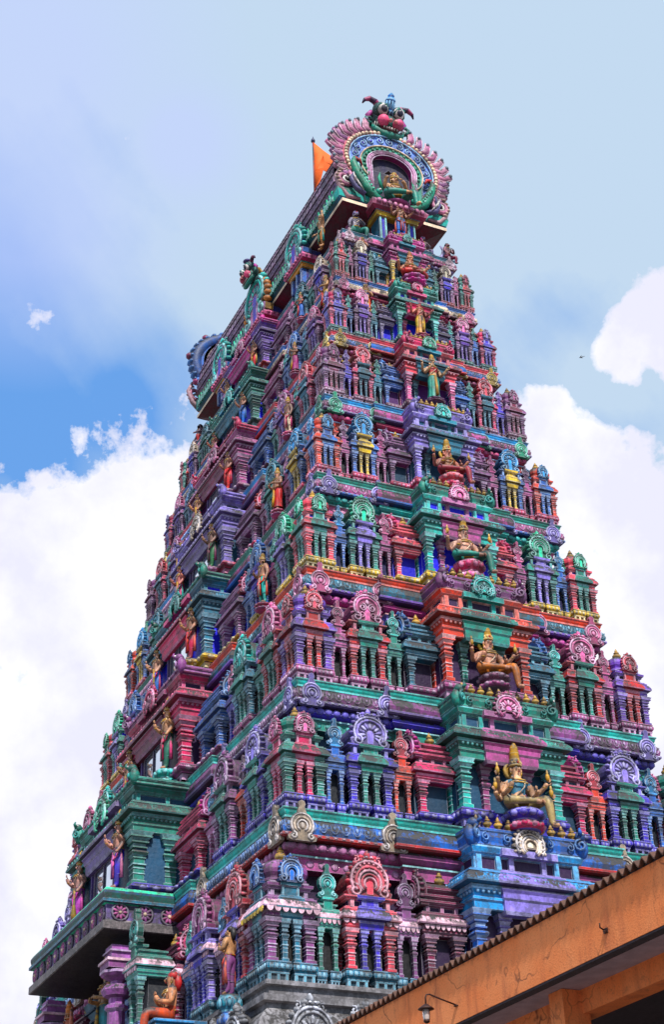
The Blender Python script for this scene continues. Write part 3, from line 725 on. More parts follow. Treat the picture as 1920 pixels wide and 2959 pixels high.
BAYS = {}
def tier_pavilions(k):
    z0, a0, b0 = LINES[k]; z1, a1, b1 = LINES[k+1]; t = T[k]; H = z1-z0; s = H/3.4
    STYLE[0] = (0, 2, 1)[k % 3]
    crec = worn(shade(P(t['r']), 1.1 if t['r'] == 'cobalt' else .85), .22); cp = P(t['p']); k1, k2, km = cs(t['k']); s1, s2, sm = cs(t['s']); nA, nAm, nB, nBm = cs(t['n']); d1, dm = cs(t['d']); bb, bm = cs(t['b'])  # recess colour lowered to paint in shaded gaps, cobalt kept bright
    tip = P('pale') if k == 0 else None; pet = k == 0
    YB, XA = 2*b0, 2*a0
    # corner pavilions
    W = min(.098*YB, .95*s*1.1); q = W/2*1.0
    HP = H*.81
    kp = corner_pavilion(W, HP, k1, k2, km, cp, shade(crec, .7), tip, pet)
    for x, y in ((a0-q, -b0+q), (a0-q, b0-q), (-a0+q, -b0+q)): kp.put((x, y, z0))
    D = min(.95*s, a0-a1+.55*s)
    # right-hand face (+X): fractions of the width
    def R(pr, f, D_, setback=0): pr.put((a0-setback-D_/2, -b0+f*YB, z0), PI/2)
    def Lf(pr, f, D_, setback=0): pr.put((a0-f*XA, -b0+setback+D_/2, z0), 0)
    sp = arched_pavilion(.1*YB, D, HP, s1, s2, sm, cp, crec, tip, pet)
    R(sp, .193, D, .02); R(sp, .807, D, .02)
    na = niche_pavilion(.047*YB, D*.8, HP, nA, nAm, cp, crec, tip, pet); nb = niche_pavilion(.047*YB, D*.8, HP, nB, nBm, cp, crec, tip, pet)
    for pr, f in ((na, .119), (nb, .268), (nb, .732), (na, .881)): R(pr, f, D*.8, .1*s)
    dl = side_pavilion(.082*YB, D, HP, d1, dm, cp, crec, -1, tip, pet); dr = side_pavilion(.082*YB, D, HP, d1, dm, cp, crec, 1, tip, pet)
    R(dl, .338, D, .04); R(dr, .662, D, .04)
    proj = .36*s; BD = D+proj
    by = central_bay(.252*YB, BD, H, bb, bm, cp, crec, P(t['br']), False, P(t['crest']), 10, P(t['pil']))
    BAYS[('R', k)] = by.put((a0+proj-BD/2, 0, z0), PI/2)
    # left-hand face (-Y), longer: other paint on each pavilion
    t2 = T[(k+3) % 8]; v1, v2, w1, w2 = cs(t2['n'])
    u1, u2, um, x1, xm = cs(LONG[k])
    wS = min(.056*XA, 1.1*s); wS2 = .06*XA
    sa = arched_pavilion(wS, D, HP, s1, s2, sm, cp, crec, tip, pet); sb = arched_pavilion(wS2, D, HP, u1, u2, um, cp, crec, tip, pet)
    na = niche_pavilion(.03*XA, D*.8, HP, nB, v2, cp, crec, tip, pet); nb = niche_pavilion(.03*XA, D*.8, HP, v1, nAm, cp, crec, tip, pet)
    for f in (.0, 1.0):
        g = lambda x: abs(f-x)
        Lf(sa, g(.092), D, .02); Lf(na, g(.142), D*.8, .1*s); Lf(sb, g(.193), D, .02); Lf(nb, g(.245), D*.8, .1*s)
    dl = side_pavilion(.09*XA, D, HP, x1, xm, cp, crec, 1, tip, pet); dr = side_pavilion(.09*XA, D, HP, x1, xm, cp, crec, -1, tip, pet)
    Lf(dl, .315, D, .04); Lf(dr, .685, D, .04)
    if k >= 1:
        proj = .4*s if k > 1 else 1.05
        BD = D+proj; tb = T[k]
        lb, lm = cs(LBAY[k]); by = central_bay(.27*XA, BD, H, lb, lm, cp, crec, P(t['br']), True, P(T[(k+4) % 8]['crest']), 0, lb)
        BAYS[('L', k)] = by.put((0, -b0-proj+BD/2, z0), 0)

for k in range(8):
    tier_core(k); tier_pavilions(k)
# ------------------------------------------------------------------ roof
def band(mb, cx, cz, ro, ri, a0, a1, n, y0, y1, c, ce=None):
    """flat horseshoe ring, ro=(rx,rz) outer, ri inner"""
    vs = []; fs = []; cc = []; ce = ce or c
    for i in range(n+1):
        a = math.radians(a0+(a1-a0)*i/n); co, si = math.cos(a), math.sin(a)
        for r in (ro, ri):
            for y in (y0, y1): vs.append((cx+r[0]*co, y, cz+r[1]*si))
    for i in range(n):
        b = i*4; d = b+4
        fs += [(b, d, d+2, b+2), (b+1, b+3, d+3, d+1), (b, b+1, d+1, d), (b+2, d+2, d+3, b+3)]; cc += [c, ce, ce, ce]
    fs += [(0, 2, 3, 1), (n*4, n*4+1, n*4+3, n*4+2)]; cc += [ce, ce]
    mb.add(vs, fs, cc)

def arch_band(mb, cz, ro, ri, zb, n, y0, y1, c, ce):
    """arch ring whose legs run straight down to zb"""
    P_ = []
    for rx, rz in (ro, ri):
        a = [(rx*math.cos(math.radians(-8+196*i/n)), cz+rz*math.sin(math.radians(-8+196*i/n))) for i in range(n+1)]
        P_.append([(a[0][0]*.94, zb)]+a+[(a[-1][0]*.94, zb)])
    vs = []; fs = []; cc = []; m = len(P_[0])
    for i in range(m):
        for k in (0, 1):
            for y in (y0, y1): vs.append((P_[k][i][0], y, P_[k][i][1]))
    for i in range(m-1):
        b = i*4; d = b+4
        fs += [(b, d, d+2, b+2), (b, b+1, d+1, d), (b+2, d+2, d+3, b+3)]; cc += [c, ce, ce]
    mb.add(vs, fs, cc)
    for k in (0, 1): tube(mb, [(x, y0-.01, z) for x, z in P_[k]], .022, 4, lite(c, .7))

def roof_vault():
    mb = MB(); sec = [(1.8, 22.1), (1.9, 22.3), (1.95, 22.55), (1.93, 22.9), (1.82, 23.3), (1.62, 23.68), (1.33, 24.02), (.98, 24.3), (.55, 24.5), (.0, 24.6)]
    L = 6.1; nx = 50; base = P('slate'); dk = (46, 34, 52)
    sec2 = sec
    for sg in (-1, 1):
        vs = []; fs = []
        for (y, z) in sec2: vs += [(-L, sg*y, z), (L, sg*y, z)]
        for i in range(len(sec2)-1): fs.append((2*i, 2*i+1, 2*i+3, 2*i+2))
        mb.add(vs, fs, dk)
        for i in range(len(sec2)-1):
            (y0, z0), (y1, z1) = sec2[i], sec2[i+1]
            ny, nz = (z1-z0), -(y1-y0); l = math.hypot(ny, nz); ny /= l; nz /= l
            for j in range(nx):
                xa = -L+2*L*(j+.06)/nx; xb = -L+2*L*(j+.94)/nx
                h0, h1 = .065, .035
                ya, za, yb, zb = y0*.96+y1*.04, z0*.96+z1*.04, y0*.1+y1*.9, z0*.1+z1*.9
                a = [(xa, sg*(ya+ny*h0), za+nz*h0), (xb, sg*(ya+ny*h0), za+nz*h0), (xb, sg*(yb+ny*h1), zb+nz*h1), (xa, sg*(yb+ny*h1), zb+nz*h1)]
                b = [(xa, sg*ya, za), (xb, sg*ya, za), (xb, sg*yb, zb), (xa, sg*yb, zb)]
                c = random.choice([(150, 118, 158), (132, 104, 146), (164, 132, 164), (120, 96, 140)])
                mb.add(a+b, [(0, 1, 2, 3), (0, 4, 5, 1), (1, 5, 6, 2), (2, 6, 7, 3), (3, 7, 4, 0)], c)
                xm = (xa+xb)/2; ym, zm = (ya+yb)/2+ny*.055, (za+zb)/2+nz*.055
                if sg < 0:
                    dx = (xb-xa)*.22; uy, uz = (yb-ya)*.25, (zb-za)*.25
                    mb.add([(xm-dx, sg*(ym-uy), zm-uz), (xm+dx, sg*(ym-uy), zm-uz), (xm+dx, sg*(ym+uy), zm+uz), (xm-dx, sg*(ym+uy), zm+uz)], [(0, 1, 2, 3)], (74, 54, 84))
    return mb.obj('roof_vault', tower)

def roof_base():
    mb = MB(); cr = (96, 26, 48)
    loft(mb, rect(0, 0, 11.7, 2.5), [(0, 19.95), (0, 21.1)], (96, 22, 36))
    for i in range(24):                                   # dwarf posts on the neck
        x = -5.6+11.2*i/23; box(mb, x-.07, x+.07, -1.34, -1.2, 20.0, 21.05, [P('teal'), P('cobalt'), P('mauve')][i % 3])
    loft(mb, rect(0, 0, 12.2, 3.0), [(-.2, 20.0), (-.2, 20.1), (-.05, 20.13), (0, 20.2), (-.05, 20.27), (-.2, 20.3)], [P('pink'), P('pale'), P('mauve'), P('pink'), P('pale')], P('mauve'))
    mb.obj('roof_neck', tower)
    e = MB()
    loft(e, rect(0, 0, 12.76, 3.68), [(-.7, 21.08), (-.1, 21.28), (.0, 21.3), (.0, 21.42), (-.05, 21.43), (-.05, 21.47)], [cr, cr, worn(P('cream'), .5), worn(P('pink'), .6), worn(P('cream'), .7)], worn(P('cream'), .6), cr)
    loft(e, rect(0, 0, 12.3, 3.52), [(.0, 21.46), (.14, 21.58), (.2, 21.8), (.16, 22.02), (.02, 22.18)], [P('teal'), P('tur'), P('green'), lite(P('teal'), .3)], P('teal'))
    for i in range(58):
        x = -6.0+12.0*(i+.5)/58
        for j, c in enumerate((P('mint'), P('teal'), lite(P('mint'), .5))):
            pts = [(x-.09+.018*j+a*(.18-.036*j), -1.95-.012*j, 21.54+.5*math.sin(PI*a)*(1-.25*j)) for a in (0, .2, .4, .6, .8, 1)]
            tube(e, pts, .02, 4, c, False)
    e.obj('roof_eave', tower)

def demon_mask(sc=1.0, ball=False):
    mb = MB(); g = (18, 104, 96); dg = (16, 74, 74); subs = []
    ell(mb, (0, .05, .75), (.72, .42, .62), dg, 12, 8)
    ell(mb, (0, -.2, .55), (.62, .35, .4), g, 12, 8)
    for s in (-1, 1):
        ell(mb, (s*.4, -.12, 1.12), (.34, .34, .36), dg, 10, 7)
        tube(mb, [(s*.12, -.42, 1.0), (s*.3, -.5, 1.28), (s*.55, -.42, 1.25), (s*.66, -.3, .98)], [.05, .07, .07, .03], 6, (24, 130, 118))
        tube(mb, [(s*.5, .1, .95), (s*.72, .08, 1.0), (s*.85, .05, .85), (s*.75, 0, .6)], [.08, .14, .12, .05], 7, (196, 92, 170))
        tube(mb, [(s*.78, -.25, .35), (s*.95, -.2, .42), (s*.98, -.15, .62), (s*.82, -.2, .66), (s*.8, -.26, .54)], [.12, .1, .08, .06, .03], 7, g)
        for q in range(3): ell(mb, (s*(.5+.1*q), -.5, .36-.02*q), (.03, .03, .09), P('white'), 5, 4)
        ell(mb, (s*.12, -.78, .5), (.09, .1, .09), (230, 150, 150), 7, 5)
    ell(mb, (0, -.42, .22), (.4, .2, .13), (110, 16, 40), 10, 6)
    for q in range(6): ell(mb, (-.3+.12*q, -.6, .25), (.04, .03, .06), P('white'), 5, 4)
    tube(mb, [(-.72, -.2, .36), (-.58, -.4, .12), (-.3, -.5, -.02), (0, -.54, -.06), (.3, -.5, -.02), (.58, -.4, .12), (.72, -.2, .36)], [.1, .14, .17, .18, .17, .14, .1], 8, (26, 140, 124))
    ell(mb, (0, .42, .5), (.8, .12, .7), P('gold'), 10, 6)
    if ball:
        tube(mb, [(0, 0, 1.3), (0, 0, 1.72)], .05, 6, P('cream')); ell(mb, (0, 0, 1.85), (.26, .26, .15), (70, 60, 120), 10, 6)
    else:
        lathe(mb, 0, -.18, [(.2, 1.0), (.22, 1.12), (.16, 1.2), (.2, 1.24), (.2, 1.6), (.23, 1.64), (.21, 1.72), (.12, 1.82), (.15, 1.88), (.04, 2.02)], 9, [P('blue'), P('sky'), P('blue'), lite(P('sky')), P('blue'), lite(P('sky')), P('sky'), P('blue'), P('sky')])
        for k in range(9):
            a = 2*PI*k/9; tube(mb, [(.2*math.cos(a), -.18+.2*math.sin(a), 1.24), (.2*math.cos(a), -.18+.2*math.sin(a), 1.6)], .03, 4, lite(P('sky'), .4))
        tube(mb, [(-.1, -.4, .92), (0, -.46, 1.12), (.1, -.4, .92)], .04, 5, lite(P('sky'), .5))
    for s in (-1, 1):
        h = MB()
        tube(h, [(s*.42, 0, 1.3), (s*.62, 0, 1.5), (s*.9, -.02, 1.55), (s*1.12, -.05, 1.42), (s*1.2, -.06, 1.24)], [.15, .14, .12, .08, .03], 8, [(170, 80, 120), (60, 30, 70)])
        subs.append(('horn', h))
        y = MB(); ell(y, (s*.37, -.38, 1.1), (.25, .2, .27), P('white'), 10, 7); ell(y, (s*.37, -.52, 1.08), (.155, .09, .17), (24, 26, 60), 9, 6); ell(y, (s*.34, -.6, 1.15), (.035, .03, .04), P('white'), 5, 4)
        subs.append(('eye', y))
        c = MB(); ell(c, (s*.34, -.5, .54), (.26, .26, .27), (236, 112, 146), 12, 8); subs.append(('cheek', c))
    o = mb.obj('demon_mask', tower)
    for nm, m in subs: m.obj(nm, o)
    o.scale = (sc, sc, sc)
    return o

def end_gable(x, rz, near=True):
    mb = MB(); cz = 23.42; z0 = 21.5
    pk = (206, 120, 138); subs = []
    # slab: back is bare, the rim outside is carved blue
    band(mb, 0, cz, (1.75, 1.45), (1.5, 1.24), -52, 232, 40, -.02, .34, pk, P('blue') if not near else (150, 110, 120))
    plate(mb, [(-1.55, z0), (1.55, z0), (1.72, 22.2), (1.5, 23.2), (-1.5, 23.2), (-1.72, 22.2)], .13, .34, (26, 14, 60), (116, 98, 100), (116, 98, 100))
    band(mb, 0, cz, (1.6, 1.32), (.0, .0), -52, 232, 40, .15, .34, (26, 14, 60), (116, 98, 100))
    # blue scroll ring, green ring, pink ring
    band(mb, 0, cz, (1.5, 1.24), (1.08, .88), -40, 220, 36, .0, .2, (128, 158, 230))
    arch_band(mb, cz-.1, (1.1, .9), (.9, .72), 21.6, 32, -.03, .16, (100, 190, 168), (60, 130, 120))
    arch_band(mb, cz-.12, (.9, .72), (.72, .54), 21.6, 32, -.05, .16, (232, 160, 206), (170, 60, 130))
    arch_band(mb, cz-.12, (.83, .66), (.79, .61), 21.6, 32, -.065, .1, (190, 50, 120), (170, 60, 130))
    for r, c, rr in (((1.5, 1.24), lite(P('sky'), .6), .03), ((1.12, .92), P('cream'), .03),):
        tube(mb, [(r[0]*math.cos(math.radians(a)), -.06, cz-(.12 if r[0] < 1.4 else 0)+r[1]*math.sin(math.radians(a))) for a in range(-40, 221, 10)], rr, 5, c)
    n = 46
    for i in range(n):
        a = math.radians(-38+256*i/(n-1)); ell(mb, (1.62*math.cos(a), -.06, cz+1.35*math.sin(a)), (.07, .06, .07), P('cream'), 7, 5)
    for i in range(15):
        a = math.radians(-24+228*i/14); c, s_ = math.cos(a), math.sin(a)
        sp = spiral(1.29*c, cz+1.06*s_, .15, 1.4, -.03, 1 if i % 2 else -1, 90, 12); tube(mb, sp, .025, 4, lite(P('sky'), .65))
        ell(mb, (1.29*c, -.02, cz+1.06*s_), (.05, .03, .05), P('indigo'), 6, 4)
    for i in range(22):
        a = math.radians(-34+248*i/21); ell(mb, (.98*math.cos(a), -.06, cz-.12+.81*math.sin(a)), (.06, .035, .07), (40, 140, 110), 6, 4)
    # flames round the rim
    if not near:
        n = 30
        tube(mb, [(1.84*math.cos(math.radians(-48+276*i/40)), .2, cz+1.4*math.sin(math.radians(-48+276*i/40))) for i in range(41)], .22, 9, (34, 84, 150))
        for i in range(34):
            a = math.radians(-46+272*i/33); tube(mb, [(x_+1.98*math.cos(a), y_-.0, z_+cz+1.54*math.sin(a)) for x_, y_, z_ in [(.06*math.cos(t_), .1+.1*math.sin(t_*.7), .06*math.sin(t_)) for t_ in [k_*.9 for k_ in range(7)]]], .022, 4, lite((70, 130, 200), .55))
        for i in range(n+1):
            a = math.radians(-48+276*i/n); q = (2.02*math.cos(a), .2, cz+1.58*math.sin(a)); ell(mb, q, (.1, .2, .1), lite((50, 110, 196), .25), 7, 5)
            tube(mb, [(1.98*math.cos(a+.05*j), .05+.07*j, cz+1.54*math.sin(a+.05*(j%2))) for j in range(5)], .03, 4, lite((90, 160, 230), .4))
            if i % 4 == 2: ell(mb, (2.08*math.cos(a), .2, cz+1.64*math.sin(a)), (.12, .14, .12), (160, 80, 120), 7, 5)
    for i in range(26 if near else 0):
        ad = -30+240*i/25
        if 66 < ad < 114: continue
        a = math.radians(ad); c, s_ = math.cos(a), math.sin(a); b = Vector((1.74*c, .05, cz+1.44*s_)); o = Vector((c/1.7, 0, s_/1.45)).normalized(); t = Vector((-o.z, 0, o.x))*(1 if c < 0 else -1)
        ln = .52 if ad > 5 and ad < 175 else .34
        fc = random.choice([(200, 132, 164), (186, 116, 156), (206, 150, 176), (160, 110, 156)])
        pts = [b, b+o*ln*.4+t*.06, b+o*ln*.75-t*.02, b+o*ln-t*.09, b+o*ln*.95-t*.15]
        tube(mb, pts, [.13, .13, .12, .1, .05], 6, fc)
        pp = [p+Vector((0, -.09, 0)) for p in pts]; tube(mb, pp, .03, 4, P('maroon'))
        for sd_ in (-1, 1): tube(mb, [p+t*.1*sd_+Vector((0, -.05, 0)) for p in pts[:4]], .028, 4, P('pale'))
        q = b+o*(ln-.02)-t*.1; ell(mb, (q.x, -.05, q.z), (.06, .05, .06), lite((60, 90, 110), .4), 6, 4)
    rim = [(-1.74*math.cos(math.radians(a)), .17, cz+1.3*math.sin(math.radians(a))) for a in range(-50, 231, 10)]
    # scroll volutes at the feet
    for s in (-1, 1):
        tube(mb, spiral(s*1.72, 22.3, .34, 1.2, -.05, s, 120, 14), [.08]*10+[.07, .06, .05, .045, .04], 6, (206, 140, 168))
        tube(mb, spiral(s*1.66, 22.25, .22, 1.1, -.1, s, 120, 12), .045, 5, P('white'))
        tube(mb, [(s*1.85, 0, 22.7), (s*2.0, 0, 22.3), (s*1.85, 0, 21.9), (s*1.6, 0, 21.62), (s*1.2, -.05, 21.6)], [.05, .07, .09, .08, .05], 6, (190, 156, 164))
        for q in range(6): ell(mb, (s*(1.98-.06*abs(q-2.5)), -.08, 22.6-.13*q), (.09, .06, .04), lite((214, 170, 150), .3), 6, 4)
    # carved rim
    c2 = (60, 110, 190)
    for i in range(24):
        a = math.radians(-40+260*i/23); ell(mb, (1.76*math.cos(a), .18, cz+1.32*math.sin(a)), (.1, .13, .1), lite(c2, .25) if i % 2 else c2, 7, 5)
    o = mb.obj('gable_arch', tower); o.location = (x, 0, 0); o.rotation_euler = (0, 0, rz)
    if not near: o.scale = (1.12, 1.2, 1.1); o.location.z = -2.15
    for s in (-1, 1):                               # water beasts at the feet
        m = MB(); g = (30, 150, 124)
        tube(m, [(s*.42, -.12, 21.72), (s*.7, -.16, 21.75), (s*1.05, -.15, 22.1), (s*1.3, -.14, 22.6), (s*1.42, -.13, 23.0), (s*1.36, -.13, 23.25)], [.07, .14, .17, .15, .11, .05], 8, g)
        tube(m, [(s*1.36, -.13, 23.2), (s*1.2, -.16, 23.15), (s*1.12, -.16, 22.98)], [.08, .06, .03], 6, (200, 40, 70))
        tube(m, [(s*.7, -.26, 21.82), (s*.98, -.3, 22.05), (s*1.22, -.28, 22.5), (s*1.32, -.26, 22.9)], .03, 5, lite(P('mint'), .5))
        ell(m, (s*.62, -.26, 21.95), (.12, .09, .11), lite(g, .2), 8, 6); ell(m, (s*.62, -.34, 21.97), (.045, .04, .045), P('white'), 6, 4)
        tube(m, [(s*.52, -.25, 22.05), (s*.62, -.3, 22.5), (s*.56, -.28, 22.75)], [.07, .05, .02], 6, g)
        for q in range(7): ell(m, (s*(.85+.07*q), -.33, 21.95+.11*q), (.045, .03, .045), (120, 210, 180), 5, 4)
        tube(m, [(s*1.1, -.2, 21.7), (s*1.4, -.22, 21.85), (s*1.55, -.2, 22.2), (s*1.45, -.2, 22.5)], [.09, .1, .08, .04], 7, (96, 90, 140))
        for q in range(4): tube(m, [(s*(1.2+.08*q), -.33, 21.75+.08*q), (s*(1.36+.06*q), -.34, 22.0+.12*q)], .018, 4, P('white'))
        m.obj('water_beast', o)
    return o

def dormer(x, w, h, big=False):
    mb = MB(); y0 = -2.12; zc = 20.75
    c1 = P('blue') if not big else P('teal')
    yb = y0+.12
    loft(mb, rect(0, (yb-1.2)/2+.0, w*.62, abs(-1.2-yb)), [(0, 20.05), (0, 20.6)], (30, 30, 120))
    for s in (-1, 0, 1): box(mb, s*w*.26-.07, s*w*.26+.07, yb-.05, yb+.1, 20.05, 20.6, c1); box(mb, s*w*.26-.03, s*w*.26+.03, yb-.07, yb, 20.08, 20.6, lite(c1))
    for s in (-1, 1): box(mb, s*w*.31-.04, s*w*.31+.04, yb+.2, yb+.34, 20.05, 20.6, lite(c1, .3))
    out = rect(0, (yb-1.2)/2, w*.66, abs(-1.2-yb)+.06)
    loft(mb, out, [(.0, 20.6), (.05, 20.62), (.05, 20.72), (.1, 20.74), (.1, 20.8)], [P('gold'), (226, 160, 80), P('gold'), P('green'), P('dteal')], P('gold'))
    loft(mb, rect(0, (yb-1.2)/2, w*.9, abs(-1.2-yb)+.1), [(-.05, 20.8), (.1, 20.84), (.14, 20.93), (.1, 21.02), (.0, 21.05)], [P('rose'), P('pink'), P('pink'), P('mauve')], P('mauve'), P('maroon'))
    beads(mb, (-w*.5, yb-.2), (w*.5, yb-.2), 20.93, .16, (.07, .04, .06), lite(P('rose'), .35)); beads(mb, (w*.5+.05, yb-.1), (w*.5+.05, -1.6), 20.93, .16, (.07, .05, .06), lite(P('rose'), .35))
    pts, cz, r = horseshoe(w*.93, h*.78)
    plate(mb, [(px, pz+21.02) for px, pz in pts], y0+.25, -.9, (50, 60, 160), (40, 44, 130))
    o = mb.obj('roof_dormer', tower); o.location = (x, 0, 0)
    m = nasi_mb(w, h, P('tur'), .3, not big, 4, back=P('gold') if big else P('blue'), hole=P('indigo'), face=(216, 150, 196)).obj('arch_medallion', o); m.location = (0, y0-.02, 21.02)
    if big:
        for sd_ in (-1, 1):
          f = MB()
          for i in range(16):
            a = math.radians(-20+220*i/15)
            if 60 < math.degrees(a) < 120 or math.cos(a)*sd_ < 0: continue
            cx_, cz_ = .5*w*math.cos(a), 21.02+cz+.5*w*math.sin(a); ell(f, (cx_*1.08, y0+.1, cz_+.06*math.sin(a)), (.13, .16, .13), (226, 150, 96), 7, 5)
          f.obj('flame_rim', o)
    return o

roof_base(); roof_vault()
end_gable(6.3, PI/2, True); end_gable(-6.3, -PI/2, False)
mk = demon_mask(.78); mk.location = (6.0, -.02, 24.95); mk.rotation_euler = (.38, 0, PI/2)
mk = demon_mask(.52, True); mk.location = (0, -2.15, 22.75); mk.rotation_euler = (.3, 0, 0)
dormer(3.3, 1.35, 1.75); dormer(0, 1.7, 2.05, True); dormer(-3.3, 1.35, 1.75)
# horn and gold leaf of the mask on the hidden long side, seen over the ridge
def porch():
    mb = MB(); x0 = 6.0
    for s in (-1, 1):
        box(mb, 5.9, 6.45, s*.5-.13, s*.5+.13, 20.1, 21.0, P('teal'))
        for q in (-.09, .09): box(mb, 6.44, 6.48, s*.5+q-.025, s*.5+q+.025, 20.1, 21.0, lite(P('tur')))
        box(mb, 6.44, 6.47, s*.5-.045, s*.5+.045, 20.15, 20.95, P('cobalt'))
    box(mb, 5.9, 6.3, -.4, .4, 20.1, 21.0, (40, 30, 90))
    loft(mb, rect(6.1, 0, .75, 1.35), [(0, 21.0), (.05, 21.02), (.05, 21.14), (.09, 21.16), (.09, 21.2)], [P('gold'), P('yellow'), P('gold'), P('dteal')], P('gold'), P('gold'))
    loft(mb, rect(6.15, 0, .9, 1.7), [(-.05, 21.2), (.1, 21.26), (.15, 21.38), (.08, 21.52), (-.05, 21.56)], [(170, 70, 100), (200, 120, 150), (190, 120, 150), (150, 70, 110)], (150, 80, 120))
    beads(mb, (6.78, -.85), (6.78, .85), 21.38, .2, (.09, .05, .09), lite(P('pink'), .3))
    lathe(mb, 6.35, 0, [(.46, 21.55), (.52, 21.6), (.46, 21.65), (.42, 21.68), (.42, 21.7), (.36, 21.72)], 14, [P('mauve'), (220, 130, 170), P('pale'), P('mag'), P('mauve')])
    mb.obj('roof_porch', tower)
porch()

# ------------------------------------------------------------------ stone base, tier one recess and the long balcony
def base():
    mb = MB(); g = worn(P('grey'), .75)
    z = -3.75; e = worn((176, 174, 176), .6)
    loft(mb, rect(0, 0, 19.9, 12.2), [(-.6, -G-.5), (-.6, -5.9), (-.2, -5.8), (-.2, -5.6), (.1, -5.5), (.35, -5.3), (.42, -5.1), (.4, -4.9), (.25, -4.55), (.02, -4.32), (.0, -4.3), (.0, -4.2), (.12, -4.18), (.12, -4.05), (-.06, -4.0), (-.06, -3.86), (.03, -3.84), (.03, z)],
         [g, g, e, g, g, g, g, worn(P('grey'), .9), g, e, g, e, g, g, g, e, g], e)
    for x in [9.3-1.28*i for i in range(15)]: pass
    o = mb.obj('stone_base', tower, 'stone')
    me = nasi_mb(.95, 1.15, (168, 170, 176), .3, True, 4, back=(120, 120, 124), hole=(190, 190, 196), face=(140, 142, 148)).mesh('arch_medallion'); me.materials[0] = MAT['stone']
    for y in [-5.35+1.22*i for i in range(9)]:
        c = bpy.data.objects.new('arch_medallion', me); COL.objects.link(c); c.parent = o; c.location = (10.42, y, -5.22); c.rotation_euler = (0, 0, PI/2)
    for x in (9.2, 7.9, 6.6, 5.3, -5.3, -6.6, -7.9, -9.2):
        c = bpy.data.objects.new('arch_medallion', me); COL.objects.link(c); c.parent = o; c.location = (x, -6.55, -5.22)
base()

def balcony():
    """deep balcony carried by tall columns in front of the long face, over the dark entrance bay"""
    mb = MB(); z0 = -1.02; zt = .0; w = 6.5; yf = -7.45
    d = abs(yf)-4.6; cy = yf+d/2
    gd = worn((126, 118, 120), 1.0); e = worn(P('mint'), .4)
    loft(mb, rect(0, cy, w, d), [(0, z0), (.03, z0+.02), (.03, z0+.2), (-.04, z0+.22), (-.06, z0+.26), (-.06, z0+.62), (.0, z0+.64), (.06, z0+.66), (.06, z0+.73), (.0, z0+.75), (.03, z0+.88), (.03, z0+.94), (-.02, z0+1.02)],
         [gd, gd, worn(P('pale'), .7), gd, worn(P('slate'), 1.0), worn(P('mint'), .8), worn(P('dteal'), .9), worn(P('teal'), .9), e, worn(P('dgreen'), .9), worn(P('dteal'), .9), e], worn(P('green')), (30, 26, 30))
    fl = MB()
    def disc(x, y, z, rz, col):
        m0 = fl.M; fl.M = Matrix.Translation((x, y, z)) @ Matrix.Rotation(rz, 4, 'Z')
        tube(fl, arc(0, 0, .2, 0, 360, 14, -.01), .035, 4, (120, 112, 128), False)
        for k in range(9):
            a = 2*PI*k/9; ell(fl, (.11*math.cos(a), -.02, .11*math.sin(a)), (.04, .03, .085), col, 6, 4, Matrix.Rotation(PI/2-a, 3, 'Y'))
        ell(fl, (0, -.04, 0), (.05, .03, .05), P('cream'), 6, 4)
        fl.M = m0
    for i in range(10): disc(-w/2+.35+(w-.7)*i/9, yf+.05, z0+.44, 0, [P('mauve'), P('rosebrown')][i % 2])
    for i in range(4): disc(w/2-.05, yf+.4+.62*i, z0+.44, PI/2, [P('mauve'), P('rosebrown')][i % 2])
    o = mb.obj('balcony', tower); fl.obj('flower_frieze', o)
    # entrance recess behind, columns
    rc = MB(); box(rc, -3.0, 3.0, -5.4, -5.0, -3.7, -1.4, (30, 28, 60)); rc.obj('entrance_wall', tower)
    pb = MB(); g = worn(P('grey'), .8); loft(pb, rect(0, -6.2, 9.2, 2.6), [(0, -G), (0, -4.2), (.08, -4.15), (.08, -3.95), (0, -3.9), (0, -3.76)], g, g); pb.obj('entrance_porch', tower, 'stone')
    for x, c in ((2.75, (170, 110, 176)), (-2.75, (170, 110, 176))):
        col = MB(); h = 2.45; e2 = lite(c, .5)
        loft(col, ngon(0, 0, .21, .21, 8, 2, PI/8), [(0, -1.8), (0, .95), (.06, 1.0), (.06, 1.08), (-.02, 1.1), (-.02, 1.25), (.1, 1.3), (.16, 1.42), (.1, 1.54), (-.04, 1.58), (-.04, 1.64), (.14, 1.74), (.2, 1.8), (.2, 1.86), (.08, 1.9)],
             [c, e2, c, e2, c, shade(c, .8), c, c, e2, c, shade(c, .85), c, e2, c], c)
        box(col, -.34, .34, -.34, .34, 1.9, 2.06, P('rosebrown')); box(col, -.38, .38, -.38, .38, 2.06, 2.12, P('pale')); box(col, -.25, .25, -.25, .25, 2.12, 2.46, c); box(col, -.3, .3, -.3, .3, 2.3, 2.34, e2)
        k = col.obj('column', tower); k.location = (x, -6.9, -3.75)
    for x in (1.95, .65, -.65, -1.95):
        pm = pillar_mb(.5, 2.3, P('dteal') if abs(x) > 1 else P('blue')).obj('pillar', tower); pm.location = (x, -5.75, -3.75)
    # niche pavilions in front of tier one beside the columns
    for x, c1, cm in ((4.0, P('green'), P('green')), (-4.0, P('teal'), P('green'))):
        m = niche_pavilion(.8, .9, 3.7, c1, cm, P('blue'), P('dteal'), P('pale'), True); m.put((x, -6.55, -3.75))
balcony()
